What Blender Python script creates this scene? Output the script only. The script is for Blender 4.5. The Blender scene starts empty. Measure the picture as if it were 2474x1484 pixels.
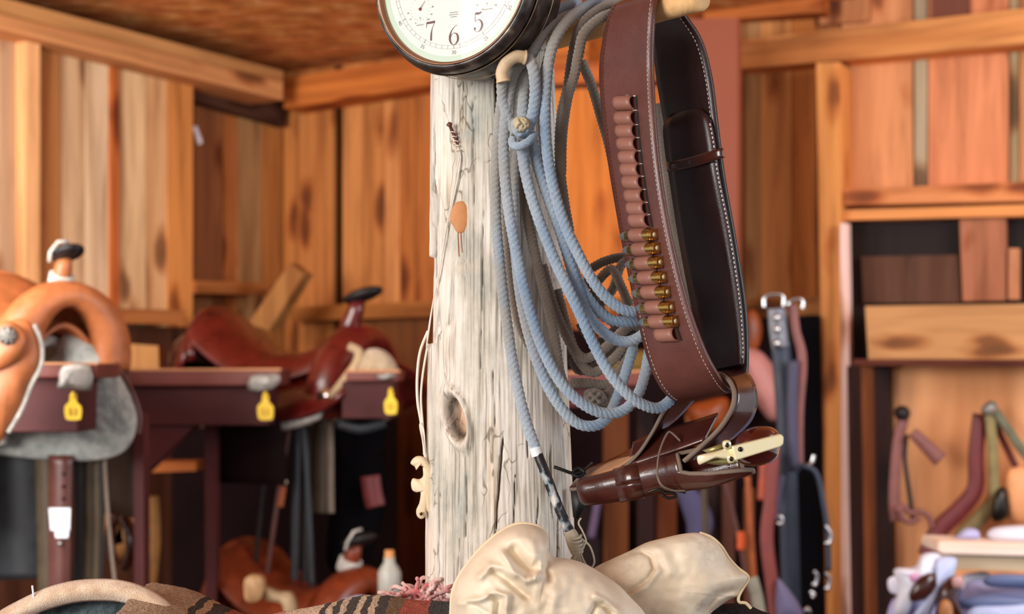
import bpy, math, random
import numpy as np
from mathutils import Vector, Matrix, noise
random.seed(7)
S = bpy.context.scene
COL = S.collection
# ------------------------------------------------------------------ camera, world, light, exposure
FPX, CX, HY, CZ = 3360.0, 1237.0, 900.0, 1.5      # focal length in px, centre column, horizon row, eye height
cd = bpy.data.cameras.new('camera'); cam = bpy.data.objects.new('camera', cd); COL.objects.link(cam)
cam.location = (0, 0, CZ); cam.rotation_euler = (math.pi/2, 0, 0)
cd.sensor_width = 36; cd.lens = 36*FPX/2474; cd.shift_y = (HY-742)/2474
cd.clip_start = .05; cd.dof.use_dof = True; cd.dof.focus_distance = 1.30; cd.dof.aperture_fstop = 5.6
S.camera = cam
S.view_settings.view_transform = 'Standard'; S.view_settings.look = 'None'
S.view_settings.gamma = 1; S.view_settings.use_curve_mapping = False
S.view_settings.exposure = 0.52
w = bpy.data.worlds.new('world'); S.world = w; w.use_nodes = True
bg = w.node_tree.nodes['Background']; bg.inputs[0].default_value = (.92, .96, 1, 1); bg.inputs[1].default_value = .50
def area(name, loc, target, size, sy, power, colr):
    l = bpy.data.lights.new(name, 'AREA'); l.shape = 'RECTANGLE'; l.size = size; l.size_y = sy; l.energy = power; l.color = colr
    o = bpy.data.objects.new(name, l); COL.objects.link(o); o.location = loc
    o.rotation_euler = (Vector(target)-Vector(loc)).to_track_quat('-Z', 'Y').to_euler(); return o
area('doorway_light', (-2.1, -1.0, 2.1), (0.0, 2.0, 1.55), 1.6, 1.3, 82, (1, .965, .92))
area('side_window_light', (2.3, 1.2, 2.0), (0.5, 2.6, 1.3), 1.1, 1.0, 19, (.80, .88, 1))
area('left_wall_fill', (-1.5, 2.1, 1.9), (-.75, 4.6, 1.75), .9, .9, 24, (1, .97, .93))  # unseen fill lamp, added to brighten the left wall boards
area('back_wall_fill', (1.9, 2.0, 2.25), (1.2, 3.9, 1.95), 1.0, .7, 15, (1, .97, .95))  # added lamp out of view, lifts the back wall on the right

# ------------------------------------------------------------------ helpers
def P(px, py, d): return Vector(((px-CX)/FPX*d, d, CZ-(py-HY)/FPX*d))
def lin(h):
    h = h.lstrip('#'); r = [int(h[i:i+2], 16)/255 for i in (0, 2, 4)]
    return tuple((c/12.92 if c <= .04045 else ((c+.055)/1.055)**2.4) for c in r)
ORG = {}
def origin_of(o): return ORG.get(o.name, Vector((0, 0, 0)))
class MB:
    def __init__(s): s.v = []; s.f = []; s.c = []; s.hasc = False
    def add(s, vs, fs, col=None):
        b = len(s.v); s.v += [Vector(p) for p in vs]; s.f += [tuple(i+b for i in f) for f in fs]
        s.c += [col]*len(fs)
        if col: s.hasc = True
        return s
    def build(s, name, mat, parent=None, M=None, smooth=True, bevel=0, auto=None, origin=None):
        me = bpy.data.meshes.new(name)
        if parent is not None: T = Matrix.Translation(origin_of(parent))
        elif M is not None: T = M
        else:
            if origin is None:
                a = np.array([tuple(p) for p in s.v]); lo, hi = a.min(0), a.max(0)
                origin = Vector(((lo[0]+hi[0])/2, (lo[1]+hi[1])/2, lo[2]))
            T = Matrix.Translation(origin)
        if parent is not None and parent.name in FRAMES: T = FRAMES[parent.name]
        Ti = T.inverted()
        me.from_pydata([tuple(Ti @ p) for p in s.v], [], s.f); me.update()
        o = bpy.data.objects.new(name, me); COL.objects.link(o)
        if parent is not None: o.parent = parent
        else: o.matrix_world = T
        ORG[o.name] = T.translation.copy()
        if M is not None or (parent is not None and parent.name in FRAMES): FRAMES[o.name] = T
        if smooth:
            me.shade_smooth()
            if auto is not None: me.set_sharp_from_angle(angle=math.radians(auto))
        if s.hasc:
            at = me.color_attributes.new('tint', 'FLOAT_COLOR', 'CORNER'); k = 0; buf = []
            for f, c in zip(s.f, s.c):
                c = c or (1, 1, 1, 0)
                c = tuple(c)+(0,) if len(c) == 3 else c
                buf += list(c)*len(f)
            at.data.foreach_set('color', buf)
        if mat: me.materials.append(mat)
        if bevel:
            m = o.modifiers.new('bevel', 'BEVEL'); m.width = bevel; m.segments = 2; m.limit_method = 'ANGLE'
        return o
FRAMES = {}
def thing(name, label, cat, loc, group=None):
    o = bpy.data.objects.new(name, None); COL.objects.link(o); o.location = loc; o.empty_display_size = .05
    ORG[o.name] = Vector(loc); return tag(o, label, cat, group)
def tag(o, label, cat, group=None, kind=None):
    o['label'] = label; o['category'] = cat
    if group: o['group'] = group
    if kind: o['kind'] = kind
    return o
def struct(o, label, cat):
    o['kind'] = 'structure'; o['label'] = label; o['category'] = cat; return o
def cr(pts, n=8, closed=False):
    P_ = [np.array(p, float) for p in pts]; out = []; N = len(P_)
    for i in range(N if closed else N-1):
        if closed: a, b, c, d = P_[i-1], P_[i], P_[(i+1) % N], P_[(i+2) % N]
        else: a, b, c, d = P_[max(i-1, 0)], P_[i], P_[i+1], P_[min(i+2, N-1)]
        for k in range(n):
            t = k/n; out.append(.5*((2*b)+(-a+c)*t+(2*a-5*b+4*c-d)*t*t+(-a+3*b-3*c+d)*t**3))
    if not closed: out.append(P_[-1])
    return out
def resample(pts, step):
    p = np.array([tuple(q) for q in pts]); s = np.concatenate([[0], np.cumsum(np.linalg.norm(np.diff(p, axis=0), axis=1))])
    n = max(2, int(s[-1]/step)+1); t = np.linspace(0, s[-1], n)
    return [np.array([np.interp(x, s, p[:, k]) for k in range(p.shape[1])]) for x in t]
def frames(pts):
    T = []; n = len(pts)
    for i in range(n):
        d = Vector(pts[min(i+1, n-1)])-Vector(pts[max(i-1, 0)]); T.append(d.normalized())
    u = Vector((0, 1, 0)) if abs(T[0].y) < .9 else Vector((1, 0, 0))
    out = []
    for t in T:
        u = (u-t*u.dot(t)); u.normalize(); out.append((t, u, t.cross(u)))
    return out
def tube(mb, pts, rad, seg=12, cap=True, col=None, lobes=0, pitch=.02, lob=.12, jit=0):
    pts = [Vector(p[:3]) for p in pts]; fr = frames(pts); n = len(pts); vs = []; fs = []; L = 0
    for i, p in enumerate(pts):
        if i: L += (p-pts[i-1]).length
        r = rad(i/(n-1)) if callable(rad) else rad
        t, u, v = fr[i]
        for k in range(seg):
            a = 2*math.pi*k/seg; rr = r
            if lobes: rr = r*(1-lob+lob*2*abs(math.cos(lobes/2*(a-2*math.pi*L/pitch))))
            if jit: rr *= 1+jit*(random.random()-.5)
            vs.append(p+u*math.cos(a)*rr+v*math.sin(a)*rr)
    for i in range(n-1):
        for k in range(seg):
            a = i*seg+k; b = i*seg+(k+1) % seg; fs.append((a, a+seg, b+seg, b))
    if cap:
        fs.append(tuple(range(seg))); fs.append(tuple(range((n-1)*seg+seg-1, (n-1)*seg-1, -1)))
    return mb.add(vs, fs, col)
def box(mb, c, sx, sy, sz, rot=None, col=None):
    vs = []
    for i in (-1, 1):
        for j in (-1, 1):
            for k in (-1, 1):
                v = Vector((i*sx/2, j*sy/2, k*sz/2))
                if rot: v = rot @ v
                vs.append(Vector(c)+v)
    return mb.add(vs, [(0, 1, 3, 2), (4, 6, 7, 5), (0, 4, 5, 1), (2, 3, 7, 6), (0, 2, 6, 4), (1, 5, 7, 3)], col)
def prism(mb, poly, back, col=None):
    n = len(poly); vs = [Vector(p) for p in poly]+[Vector(p)+Vector(back) for p in poly]
    fs = [tuple(range(n)), tuple(range(2*n-1, n-1, -1))]+[(i, n+i, n+(i+1) % n, (i+1) % n) for i in range(n)]
    return mb.add(vs, fs, col)
def pprism(mb, pp, d, th, col=None, smooth=0):
    if smooth: pp = [tuple(q) for q in cr(pp, smooth, True)]
    return prism(mb, [P(q[0], q[1], q[2] if len(q) > 2 else d) for q in pp], (0, th, 0), col)
def sheet(mb, rows, th, col=None, up=None):
    """rows: list of lists of Vectors (grid); thickened along its normal"""
    R, C = len(rows), len(rows[0]); g = [[Vector(p) for p in r] for r in rows]; vs = []
    def nrm(i, j):
        a = g[min(i+1, R-1)][j]-g[max(i-1, 0)][j]; b = g[i][min(j+1, C-1)]-g[i][max(j-1, 0)]
        n = a.cross(b); return n.normalized() if n.length > 1e-12 else Vector((0, 1, 0))
    N = [[nrm(i, j) for j in range(C)] for i in range(R)]
    for s in (.5, -.5):
        for i in range(R):
            for j in range(C): vs.append(g[i][j]+N[i][j]*th*s)
    o = R*C; fs = []
    for i in range(R-1):
        for j in range(C-1):
            a = i*C+j; fs.append((a, a+1, a+C+1, a+C)); fs.append((o+a, o+a+C, o+a+C+1, o+a+1))
    for i in range(R-1):
        a = i*C; fs.append((a, a+C, o+a+C, o+a)); a = i*C+C-1; fs.append((a, o+a, o+a+C, a+C))
    for j in range(C-1):
        a = j; fs.append((a, o+a, o+a+1, a+1)); a = (R-1)*C+j; fs.append((a, a+1, o+a+1, o+a))
    return mb.add(vs, fs, col)
def ribbon(mb, secs, th, n=8, m=6, bow=0, col=None):
    s = cr(secs, n); rows = []
    for q in s:
        L = P(*q[:3]); R = P(*q[3:]); rows.append([L.lerp(R, k/m) for k in range(m+1)])
    return sheet(mb, rows, th, col)
def strap(mb, pts, d, wpx, th=.003, n=6, col=None, m=2):
    """flat strap facing the room: centre line in px at depth d"""
    p = cr([q if len(q) > 2 else (q[0], q[1], d) for q in pts], n); rows = []
    for i, q in enumerate(p):
        a = p[max(i-1, 0)]; b = p[min(i+1, len(p)-1)]; t = np.array([b[0]-a[0], b[1]-a[1]]); t = t/(np.linalg.norm(t)+1e-9)
        w_ = wpx(i/(len(p)-1)) if callable(wpx) else wpx
        nx, ny = -t[1]*w_/2, t[0]*w_/2
        rows.append([P(q[0]+nx*(1-2*k/m), q[1]+ny*(1-2*k/m), q[2]) for k in range(m+1)])
    return sheet(mb, rows, th, col)
def ptube(mb, pts, rpx, n=8, seg=10, **k):
    c = cr(pts, n); d0 = np.mean([q[2] for q in pts])
    r = (lambda t: rpx(t)/FPX*d0) if callable(rpx) else rpx/FPX*d0
    return tube(mb, [P(*q) for q in c], r, seg, **k)
def blob(mb, outline, ctr, d, bf, bb, rings=26, n=8, disp=None, pw=2.2, col=None, closed=True):
    """cushion with a px outline: bulges bf towards the room and bb away from it"""
    o = cr(outline, n, True); N = len(o); vs = []; fs = []; c = np.array(ctr, float)
    def pt(q, t, sgn):
        x = c[0]+(q[0]-c[0])*t; y = c[1]+(q[1]-c[1])*t
        h = (1-min(1, t)**pw)**.5
        dd = d-(bf*h if sgn > 0 else -bb*h)
        if sgn > 0 and disp: dd -= disp(x, y)*min(1, (1-t)*6)
        return P(x, y, dd)
    for sgn in (1, -1):
        b = len(vs)
        for r in range(rings+1):
            t = math.sin(math.pi/2*(1-r/rings)) if r < rings else 0
            if r == rings: vs.append(pt(o[0], 0, sgn)); break
            for q in o: vs.append(pt(q, t, sgn))
        for r in range(rings-1):
            for k in range(N):
                a = b+r*N+k; e = b+r*N+(k+1) % N
                fs.append((a, e, e+N, a+N) if sgn < 0 else (a, a+N, e+N, e))
        top = b+rings*N
        for k in range(N):
            a = b+(rings-1)*N+k; e = b+(rings-1)*N+(k+1) % N
            fs.append((a, e, top) if sgn < 0 else (a, top, e))
    return mb.add(vs, fs, col)
def lathe(mb, prof, M, seg=48, col=None, closed=False):
    vs = []; fs = []; n = len(prof)
    for (r, z) in prof:
        for k in range(seg):
            a = 2*math.pi*k/seg; vs.append(M @ Vector((r*math.cos(a), r*math.sin(a), z)))
    for i in range(n-1):
        for k in range(seg):
            a = i*seg+k; b = i*seg+(k+1) % seg; fs.append((a, b, b+seg, a+seg))
    if closed: pass
    else:
        if prof[0][0] > 1e-5: fs.append(tuple(range(seg-1, -1, -1)))
        if prof[-1][0] > 1e-5: fs.append(tuple(range((n-1)*seg, n*seg)))
    return mb.add(vs, fs, col)
def distpl(x, y, pl):
    best = 1e9
    for (x0, y0), (x1, y1) in zip(pl[:-1], pl[1:]):
        dx, dy = x1-x0, y1-y0; t = max(0, min(1, ((x-x0)*dx+(y-y0)*dy)/(dx*dx+dy*dy+1e-9)))
        best = min(best, math.hypot(x-x0-dx*t, y-y0-dy*t))
    return best
def dup(o, M, label=None, group=None):
    c = o.copy(); COL.objects.link(c); c.matrix_world = M
    if label: c['label'] = label
    if group: c['group'] = group
    for ch in list(o.children):
        e = ch.copy(); COL.objects.link(e); e.parent = c
        for g in ch.children:
            h = g.copy(); COL.objects.link(h); h.parent = e
    return c

# ------------------------------------------------------------------ materials
def newmat(name):
    m = bpy.data.materials.new(name); m.use_nodes = True; nt = m.node_tree; b = nt.nodes['Principled BSDF']; return m, nt, b
def N_(nt, typ, **kw):
    n = nt.nodes.new(typ)
    for k, v in kw.items():
        if k.startswith('i_'): n.inputs[k[2:].replace('_', ' ')].default_value = v
        else: setattr(n, k, v)
    return n
def coords(nt, scale, kind='Object', attr=False):
    tc = nt.nodes.new('ShaderNodeTexCoord'); mp = nt.nodes.new('ShaderNodeMapping'); mp.inputs['Scale'].default_value = scale
    if attr:
        at = N_(nt, 'ShaderNodeAttribute', attribute_name='tint')
        cm = nt.nodes.new('ShaderNodeCombineXYZ'); ml = N_(nt, 'ShaderNodeMath', operation='MULTIPLY'); ml.inputs[1].default_value = 17.0
        nt.links.new(at.outputs['Alpha'], ml.inputs[0]); nt.links.new(ml.outputs[0], cm.inputs[0]); nt.links.new(ml.outputs[0], cm.inputs[2]); nt.links.new(ml.outputs[0], cm.inputs[1])
        ad = N_(nt, 'ShaderNodeVectorMath', operation='ADD'); nt.links.new(tc.outputs[kind], ad.inputs[0]); nt.links.new(cm.outputs[0], ad.inputs[1])
        nt.links.new(ad.outputs[0], mp.inputs['Vector']); return mp, at
    nt.links.new(tc.outputs[kind], mp.inputs['Vector']); return mp
def ramp(nt, src, stops):
    r = nt.nodes.new('ShaderNodeValToRGB'); e = r.color_ramp.elements
    while len(e) < len(stops): e.new(.5)
    for q, (p, c) in zip(e, stops):
        q.position = p; q.color = (*c, 1) if len(c) == 3 else c
    nt.links.new(src, r.inputs['Fac']); return r
def mixc(nt, mode, fac, a, b):
    m = nt.nodes.new('ShaderNodeMix'); m.data_type = 'RGBA'; m.blend_type = mode
    for s, i in ((fac, 0), (a, 6), (b, 7)):
        if isinstance(s, (int, float)): m.inputs[i].default_value = s
        elif isinstance(s, tuple): m.inputs[i].default_value = (*s, 1)
        else: nt.links.new(s, m.inputs[i])
    return m.outputs[2]
def bump(nt, b, src, strength, dist=.002):
    n = nt.nodes.new('ShaderNodeBump'); n.inputs['Strength'].default_value = strength; n.inputs['Distance'].default_value = dist
    nt.links.new(src, n.inputs['Height']); nt.links.new(n.outputs[0], b.inputs['Normal']); return n
def plain(name, h, rough=.5, metal=0, spec=.5, bump_s=0, scale=200, var=0, coat=0):
    m, nt, b = newmat(name); c = lin(h) if isinstance(h, str) else h
    b.inputs['Base Color'].default_value = (*c, 1); b.inputs['Roughness'].default_value = rough
    b.inputs['Metallic'].default_value = metal; b.inputs['Specular IOR Level'].default_value = spec; b.inputs['Coat Weight'].default_value = coat
    if bump_s or var:
        mp = coords(nt, (1, 1, 1)); no = N_(nt, 'ShaderNodeTexNoise'); no.inputs['Scale'].default_value = scale; no.inputs['Detail'].default_value = 4
        nt.links.new(mp.outputs[0], no.inputs['Vector'])
        if bump_s: bump(nt, b, no.outputs['Fac'], bump_s)
        if var:
            n2 = N_(nt, 'ShaderNodeTexNoise'); n2.inputs['Scale'].default_value = scale*.12; n2.inputs['Detail'].default_value = 5
            nt.links.new(mp.outputs[0], n2.inputs['Vector'])
            r = ramp(nt, n2.outputs['Fac'], [(.3, tuple(x*(1-var) for x in c)), (.7, tuple(min(1, x*(1+var)) for x in c))])
            nt.links.new(r.outputs[0], b.inputs['Base Color'])
    return m
def wood(name, axis='z', tint=None, dark=.45, knots=True, rough=.7, freq=1.0, ring=1.0):
    """boards: the tint comes from the mesh colour attribute (or is fixed); grain and knots are procedural"""
    m, nt, b = newmat(name); b.inputs['Roughness'].default_value = rough; b.inputs['Specular IOR Level'].default_value = .25
    sc = {'z': (1, 1, .07), 'x': (.07, 1, 1), 'y': (1, .07, 1)}[axis]
    mp, at = coords(nt, sc, attr=True)
    n1 = N_(nt, 'ShaderNodeTexNoise'); n1.inputs['Scale'].default_value = 26*freq; n1.inputs['Detail'].default_value = 6; n1.inputs['Roughness'].default_value = .6; n1.inputs['Distortion'].default_value = .6
    nt.links.new(mp.outputs[0], n1.inputs['Vector'])
    n2 = N_(nt, 'ShaderNodeTexNoise'); n2.inputs['Scale'].default_value = 8*freq; n2.inputs['Detail'].default_value = 3; n2.inputs['Distortion'].default_value = 1.2
    nt.links.new(mp.outputs[0], n2.inputs['Vector'])
    base = at.outputs['Color'] if tint is None else tint
    g = ramp(nt, n1.outputs['Fac'], [(.28, (dark, dark*.82, dark*.68)), (.5, (.93, .9, .88)), (.75, (1.12, 1.12, 1.12))])
    c = mixc(nt, 'MULTIPLY', .85, base, g.outputs[0])
    g2 = ramp(nt, n2.outputs['Fac'], [(.3, (.62, .48, .36)), (.48, (1, 1, 1)), (.7, (1.15, 1.13, 1.12))])
    c = mixc(nt, 'MULTIPLY', .75, c, g2.outputs[0])
    if knots:
        ks = {'z': (9, 9, 3.2), 'x': (3.2, 9, 9), 'y': (9, 3.2, 9)}[axis]
        mk, _ = coords(nt, ks, attr=True)
        nn = N_(nt, 'ShaderNodeTexNoise'); nn.inputs['Scale'].default_value = 1.5; nt.links.new(mk.outputs[0], nn.inputs['Vector'])
        sub = N_(nt, 'ShaderNodeVectorMath', operation='SCALE'); sub.inputs['Scale'].default_value = .5; nt.links.new(nn.outputs['Color'], sub.inputs[0])
        ad = N_(nt, 'ShaderNodeVectorMath', operation='ADD'); nt.links.new(mk.outputs[0], ad.inputs[0]); nt.links.new(sub.outputs[0], ad.inputs[1])
        v = N_(nt, 'ShaderNodeTexVoronoi'); v.inputs['Scale'].default_value = 1; nt.links.new(ad.outputs[0], v.inputs['Vector'])
        kr = ramp(nt, v.outputs['Distance'], [(.08, (.16, .09, .06)), (.17, (.30, .17, .1)), (.24, (.75, .6, .5)), (.32, (1, 1, 1))])
        c = mixc(nt, 'MULTIPLY', .85, c, kr.outputs[0])
    nt.links.new(c, b.inputs['Base Color'])
    bump(nt, b, n1.outputs['Fac'], .35, .003)
    return m
def leather(name, h, rough=.42, var=.35, bs=.25, sc=420, wear=None, coat=.0):
    m, nt, b = newmat(name); c = lin(h); b.inputs['Roughness'].default_value = rough; b.inputs['Specular IOR Level'].default_value = .5; b.inputs['Coat Weight'].default_value = coat
    mp = coords(nt, (1, 1, 1))
    n2 = N_(nt, 'ShaderNodeTexNoise'); n2.inputs['Scale'].default_value = 22; n2.inputs['Detail'].default_value = 7; n2.inputs['Roughness'].default_value = .62; nt.links.new(mp.outputs[0], n2.inputs['Vector'])
    st = [(.32, tuple(x*(1-var) for x in c)), (.68, tuple(x*(1+var) for x in c))]
    r = ramp(nt, n2.outputs['Fac'], st); nt.links.new(r.outputs[0], b.inputs['Base Color'])
    v = N_(nt, 'ShaderNodeTexNoise'); v.inputs['Scale'].default_value = sc; v.inputs['Detail'].default_value = 5; nt.links.new(mp.outputs[0], v.inputs['Vector'])
    bump(nt, b, v.outputs['Fac'], bs, .0012)
    rr = ramp(nt, n2.outputs['Fac'], [(.3, (rough*.8,)*3), (.7, (min(1, rough*1.25),)*3)]); nt.links.new(rr.outputs[0], b.inputs['Roughness'])
    return m
def fuzzy(name, h1, h2, sc=60, bs=.9, sheen=.5, dist=.002, bsc=900):
    m, nt, b = newmat(name); b.inputs['Roughness'].default_value = .95; b.inputs['Specular IOR Level'].default_value = .1; b.inputs['Sheen Weight'].default_value = sheen
    mp = coords(nt, (1, 1, 1))
    n2 = N_(nt, 'ShaderNodeTexNoise'); n2.inputs['Scale'].default_value = sc; n2.inputs['Detail'].default_value = 8; n2.inputs['Roughness'].default_value = .65; nt.links.new(mp.outputs[0], n2.inputs['Vector'])
    r = ramp(nt, n2.outputs['Fac'], [(.36, lin(h1)), (.64, lin(h2))]); nt.links.new(r.outputs[0], b.inputs['Base Color'])
    v = N_(nt, 'ShaderNodeTexNoise'); v.inputs['Scale'].default_value = bsc; v.inputs['Detail'].default_value = 3; nt.links.new(mp.outputs[0], v.inputs['Vector'])
    bump(nt, b, v.outputs['Fac'], bs, dist); return m
M_ = {}
M_['boards'] = wood('rough_sawn_boards', 'z')
M_['rail'] = wood('rail_timber', 'x')
M_['maroon'] = plain('maroon_paint', '#4d2222', .65, spec=.3, var=.35, scale=40)
M_['maroon_shaded'] = plain('maroon_with_shade', '#180809', .85, spec=.12, var=.4, scale=40)  # maroon with the shade of the bays mixed into the colour
M_['rust'] = plain('rust_red_paint', '#8c4429', .65, var=.08, scale=20)
M_['black'] = plain('black_leather', '#0d0b0d', .55)
M_['void'] = plain('cloth_and_gap_black', '#060508', .95, spec=.1)
M_['tan'] = leather('tan_saddle_leather', '#b0683c', .45, .25)
M_['saddle_red'] = leather('oxblood_saddle_leather', '#5e1713', .28, .35, coat=.3)
M_['brown'] = leather('brown_belt_leather', '#5a332c', .34, .16, bs=.2, sc=700)
M_['brown_dark'] = leather('dark_belt_leather', '#2e1918', .32, .18, bs=.15, sc=600)
M_['loop'] = leather('belt_loop_leather', '#8e6153', .42, .12, bs=.2)
M_['holster'] = leather('holster_leather', '#421d17', .25, .18, bs=.12, sc=500, coat=.35)
M_['edge'] = leather('raw_leather_edge', '#77675b', .8, .2)
M_['suede'] = leather('tan_suede', '#b28462', .85, .3)
M_['thread'] = plain('grey_thread', '#cfc3bb', .7)
M_['thread_dark'] = plain('dark_thread', '#4a2a24', .8)
M_['brass'] = plain('cartridge_brass', '#c9a35a', .22, 1)
M_['brass_pale'] = plain('pale_brass', '#efe6bd', .30, .3, spec=.6)
M_['lead'] = plain('grey_lead', '#aab1b4', .35, .9)
M_['steel'] = plain('steel', '#c4c6c8', .25, 1)
M_['dark_steel'] = plain('dark_steel', '#3b3733', .35, .9)
M_['grip'] = leather('polished_grip_wood', '#481410', .14, .3, bs=.02, coat=.8)
M_['fleece'] = fuzzy('fleece', '#bdbab0', '#ebe6da', sc=45, bs=1, dist=.006, bsc=260)
M_['fleece_grey'] = fuzzy('grey_fleece', '#8e938f', '#c4c6bd', sc=30, bs=1, dist=.006, bsc=220)
M_['yellow'] = plain('yellow_tag_plastic', '#f5cf35', .5)
M_['paper'] = plain('white_paper', '#e9ecf4', .7)
M_['tape_grey'] = plain('silver_tape', '#8f8a84', .42, .45, var=.5, scale=160, bump_s=.6)
# ------------------------------------------------------------------ room shell
C0 = Vector((-.829, 5.0, 0))
def wallframe(U):
    U = Vector(U).normalized(); Z = Vector((0, 0, 1)); Y = Z.cross(U)
    m = Matrix.Identity(4)
    for i, a in enumerate((U, Y, Z)):
        for j in range(3): m[j][i] = a[j]
    m.translation = C0; return m
WB = wallframe((.88, -.475, 0)); WL = wallframe((.522, .853, 0))
def hit(W, px, py, off=0):
    """point where the sight line meets the plane that stands off metres in front of wall W"""
    Y = W.col[1].to_3d(); o = Vector((0, 0, CZ)); dr = Vector(((px-CX)/FPX, 1, -(py-HY)/FPX)); p0 = W.translation-Y*off
    return o+dr*((p0-o).dot(Y)/dr.dot(Y))
def wq(mb, W, q, off, th, hexc, var=None):
    """a plank seen as a quad in the photo, its face off metres in front of the wall, th thick"""
    Y = W.col[1].to_3d(); pts = [hit(W, x, y, off) for x, y in q]; c = lin(hexc)
    prism(mb, pts, Y*th, (*c, random.random() if var is None else var))
def qcol(x0, x1, y0, y1, y0b=None, y1b=None): return [(x0, y0), (x1, y0b if y0b is not None else y0), (x1, y1b if y1b is not None else y1), (x0, y1)]

fl = MB(); fl.add([(-4, -2.2, 0), (4, -2.2, 0), (4, 6.5, 0), (-4, 6.5, 0)], [(0, 1, 2, 3)], (*lin('#6a4530'), .3))
struct(fl.build('floor', wood('floor_planks', 'y'), smooth=False), 'worn brown plank floor of the tack room', 'floor')
# ceiling: oriented strand board
def osb():
    m, nt, b = newmat('strand_board'); b.inputs['Roughness'].default_value = .6
    mp = coords(nt, (1, 2.6, 1))
    v = N_(nt, 'ShaderNodeTexVoronoi'); v.inputs['Scale'].default_value = 10; nt.links.new(mp.outputs[0], v.inputs['Vector'])
    n = N_(nt, 'ShaderNodeTexNoise'); n.inputs['Scale'].default_value = 9; n.inputs['Detail'].default_value = 6; n.inputs['Roughness'].default_value = .7; nt.links.new(mp.outputs[0], n.inputs['Vector'])
    r = ramp(nt, n.outputs['Fac'], [(.36, lin('#8a431c')), (.48, lin('#c87838')), (.58, lin('#e09a58')), (.68, lin('#ffd9a0'))])
    c = mixc(nt, 'OVERLAY', .45, r.outputs[0], v.outputs['Color'])
    bw = N_(nt, 'ShaderNodeRGBToBW'); nt.links.new(c, bw.inputs[0])
    c2 = mixc(nt, 'MIX', .75, c, r.outputs[0]); nt.links.new(c2, b.inputs['Base Color']); return m
ce = MB(); zc = 2.575
prism(ce, [(-4, -2.2, zc), (4, -2.2, zc), (4, 6.5, zc), (-4, 6.5, zc)], (0, 0, .03))
struct(ce.build('ceiling', osb(), smooth=False), 'reddish strand board ceiling above the tack room', 'ceiling')

# back wall
b = MB(); wb = lambda q, off, th, c: wq(b, WB, q, off, th, c)
wb(qcol(640, 3300, -300, 3000), -.06, .03, '#4a2c1c')
for x0, x1, c in [(686, 722, '#b8743a'), (722, 806, '#c47c40'), (828, 872, '#d68f50'), (872, 930, '#cb8446'), (930, 966, '#d79054'), (968, 1003, '#bd7034'), (1005, 1110, '#b96d34'), (1115, 1230, '#b97640'), (1235, 1350, '#b97640'), (1355, 1480, '#b97640'), (1485, 1600, '#b97640'), (1605, 1720, '#a86630'), (1724, 1798, '#a26a3a'),
    (1800, 1838, '#a5764a'), (1838, 1912, '#d08c50'), (1914, 1972, '#b0682e'), (1976, 2030, '#b07040'), (2034, 2206, '#d49060'), (2210, 2240, '#a8977a'), (2243, 2436, '#dd8e62'), (2440, 2462, '#a5906c'), (2464, 2560, '#c08454'), (2564, 2720, '#cc8a5a'), (2724, 2900, '#c48454'), (2904, 3100, '#cc8a5a')]:
    o = random.uniform(0, .012); wb(qcol(x0, x1, -300, 2600), o, .025, c)
wb(qcol(1978, 2100, -200, 60, -200, 50), .02, .02, '#b5764a'); wb(qcol(2250, 2340, -200, 70, -200, 45), .03, .02, '#6f4030')
struct(b.build('wall_back', M_['boards'], M=WB, smooth=False), 'back wall of rough orange vertical boards', 'wall')
# left wall
b = MB(); wl = lambda q, off, th, c: wq(b, WL, q, off, th, c)
wl(qcol(-900, 686, -300, 2600), -.06, .03, '#45291c')
for x0, x1, c in [(470, 537, '#8e5a36'), (539, 576, '#b06c38'), (578, 632, '#a57c50'), (634, 690, '#ad7038')]:
    wl(qcol(x0, x1, 240, 2600), random.uniform(0, .01), .02, c)
for x0, x1, c in [(-900, -650, '#b98a5c'), (-645, -420, '#c99766'), (-415, -230, '#b58456'), (-225, -100, '#c99766'), (-98, -4, '#cf9f74'), (0, 36, '#b99878'), (37, 70, '#a9794e'), (98, 146, '#bd8048'), (148, 206, '#d9b48a'), (207, 272, '#e4c6a0'), (286, 352, '#e6c090'), (354, 404, '#e2b07c'), (405, 466, '#d88e4a')]:
    wl([(x0, 90+.18*x0), (x1, 90+.18*x1), (x1, 2300), (x0, 2300)], .10+random.uniform(0, .01), .12, c)
wl([(270, 160), (288, 165), (288, 2300), (270, 2300)], .115, .02, '#b9652f')
wl([(62, 92), (97, 98), (97, 2300), (62, 2300)], .15, .05, '#e9b078')
struct(b.build('wall_left', M_['boards'], M=WL, smooth=False), 'left wall of pale and orange vertical boards', 'wall')
def rail(W, name, q, off, th, c, label, mat='rail'):
    m = MB(); wq(m, W, q, off, th, c); o = m.build(name, M_[mat], M=W, smooth=False); return struct(o, label, 'trim')
rail(WL, 'trim_1', [(-700, -190), (684, 172), (684, 196), (-700, -140)], .21, .10, '#bf8a54', 'upper edge of the ceiling beam on the left wall')
rail(WL, 'trim_2', [(-700, -150), (684, 190), (684, 242), (-700, -104)], .20, .19, '#cf915c', 'long pale ceiling beam above the left wall boards')
rail(WL, 'trim_3', [(-60, 48), (690, 228), (690, 306), (-60, 92)], .05, .05, '#4d3022', 'dark recessed plate under the left ceiling beam')
rail(WB, 'trim_4', [(686, 190), (1420, 70), (1420, 146), (686, 262)], .12, .12, '#c87230', 'orange beam under the ceiling on the back wall')
rail(WB, 'trim_5', [(1788, 96), (3200, -60), (3200, 42), (1788, 166)], .10, .10, '#e09858', 'broad horizontal rail on the right of the back wall')
rail(WB, 'trim_6', [(2024, 458), (3200, 410), (3200, 470), (2024, 496)], .12, .10, '#e5965e', 'pinkish rail above the dark recess')
rail(WB, 'trim_7', [(2036, 508), (3200, 470), (3200, 506), (2036, 532)], .10, .10, '#db9052', 'lower lip of the double rail above the recess')
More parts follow.
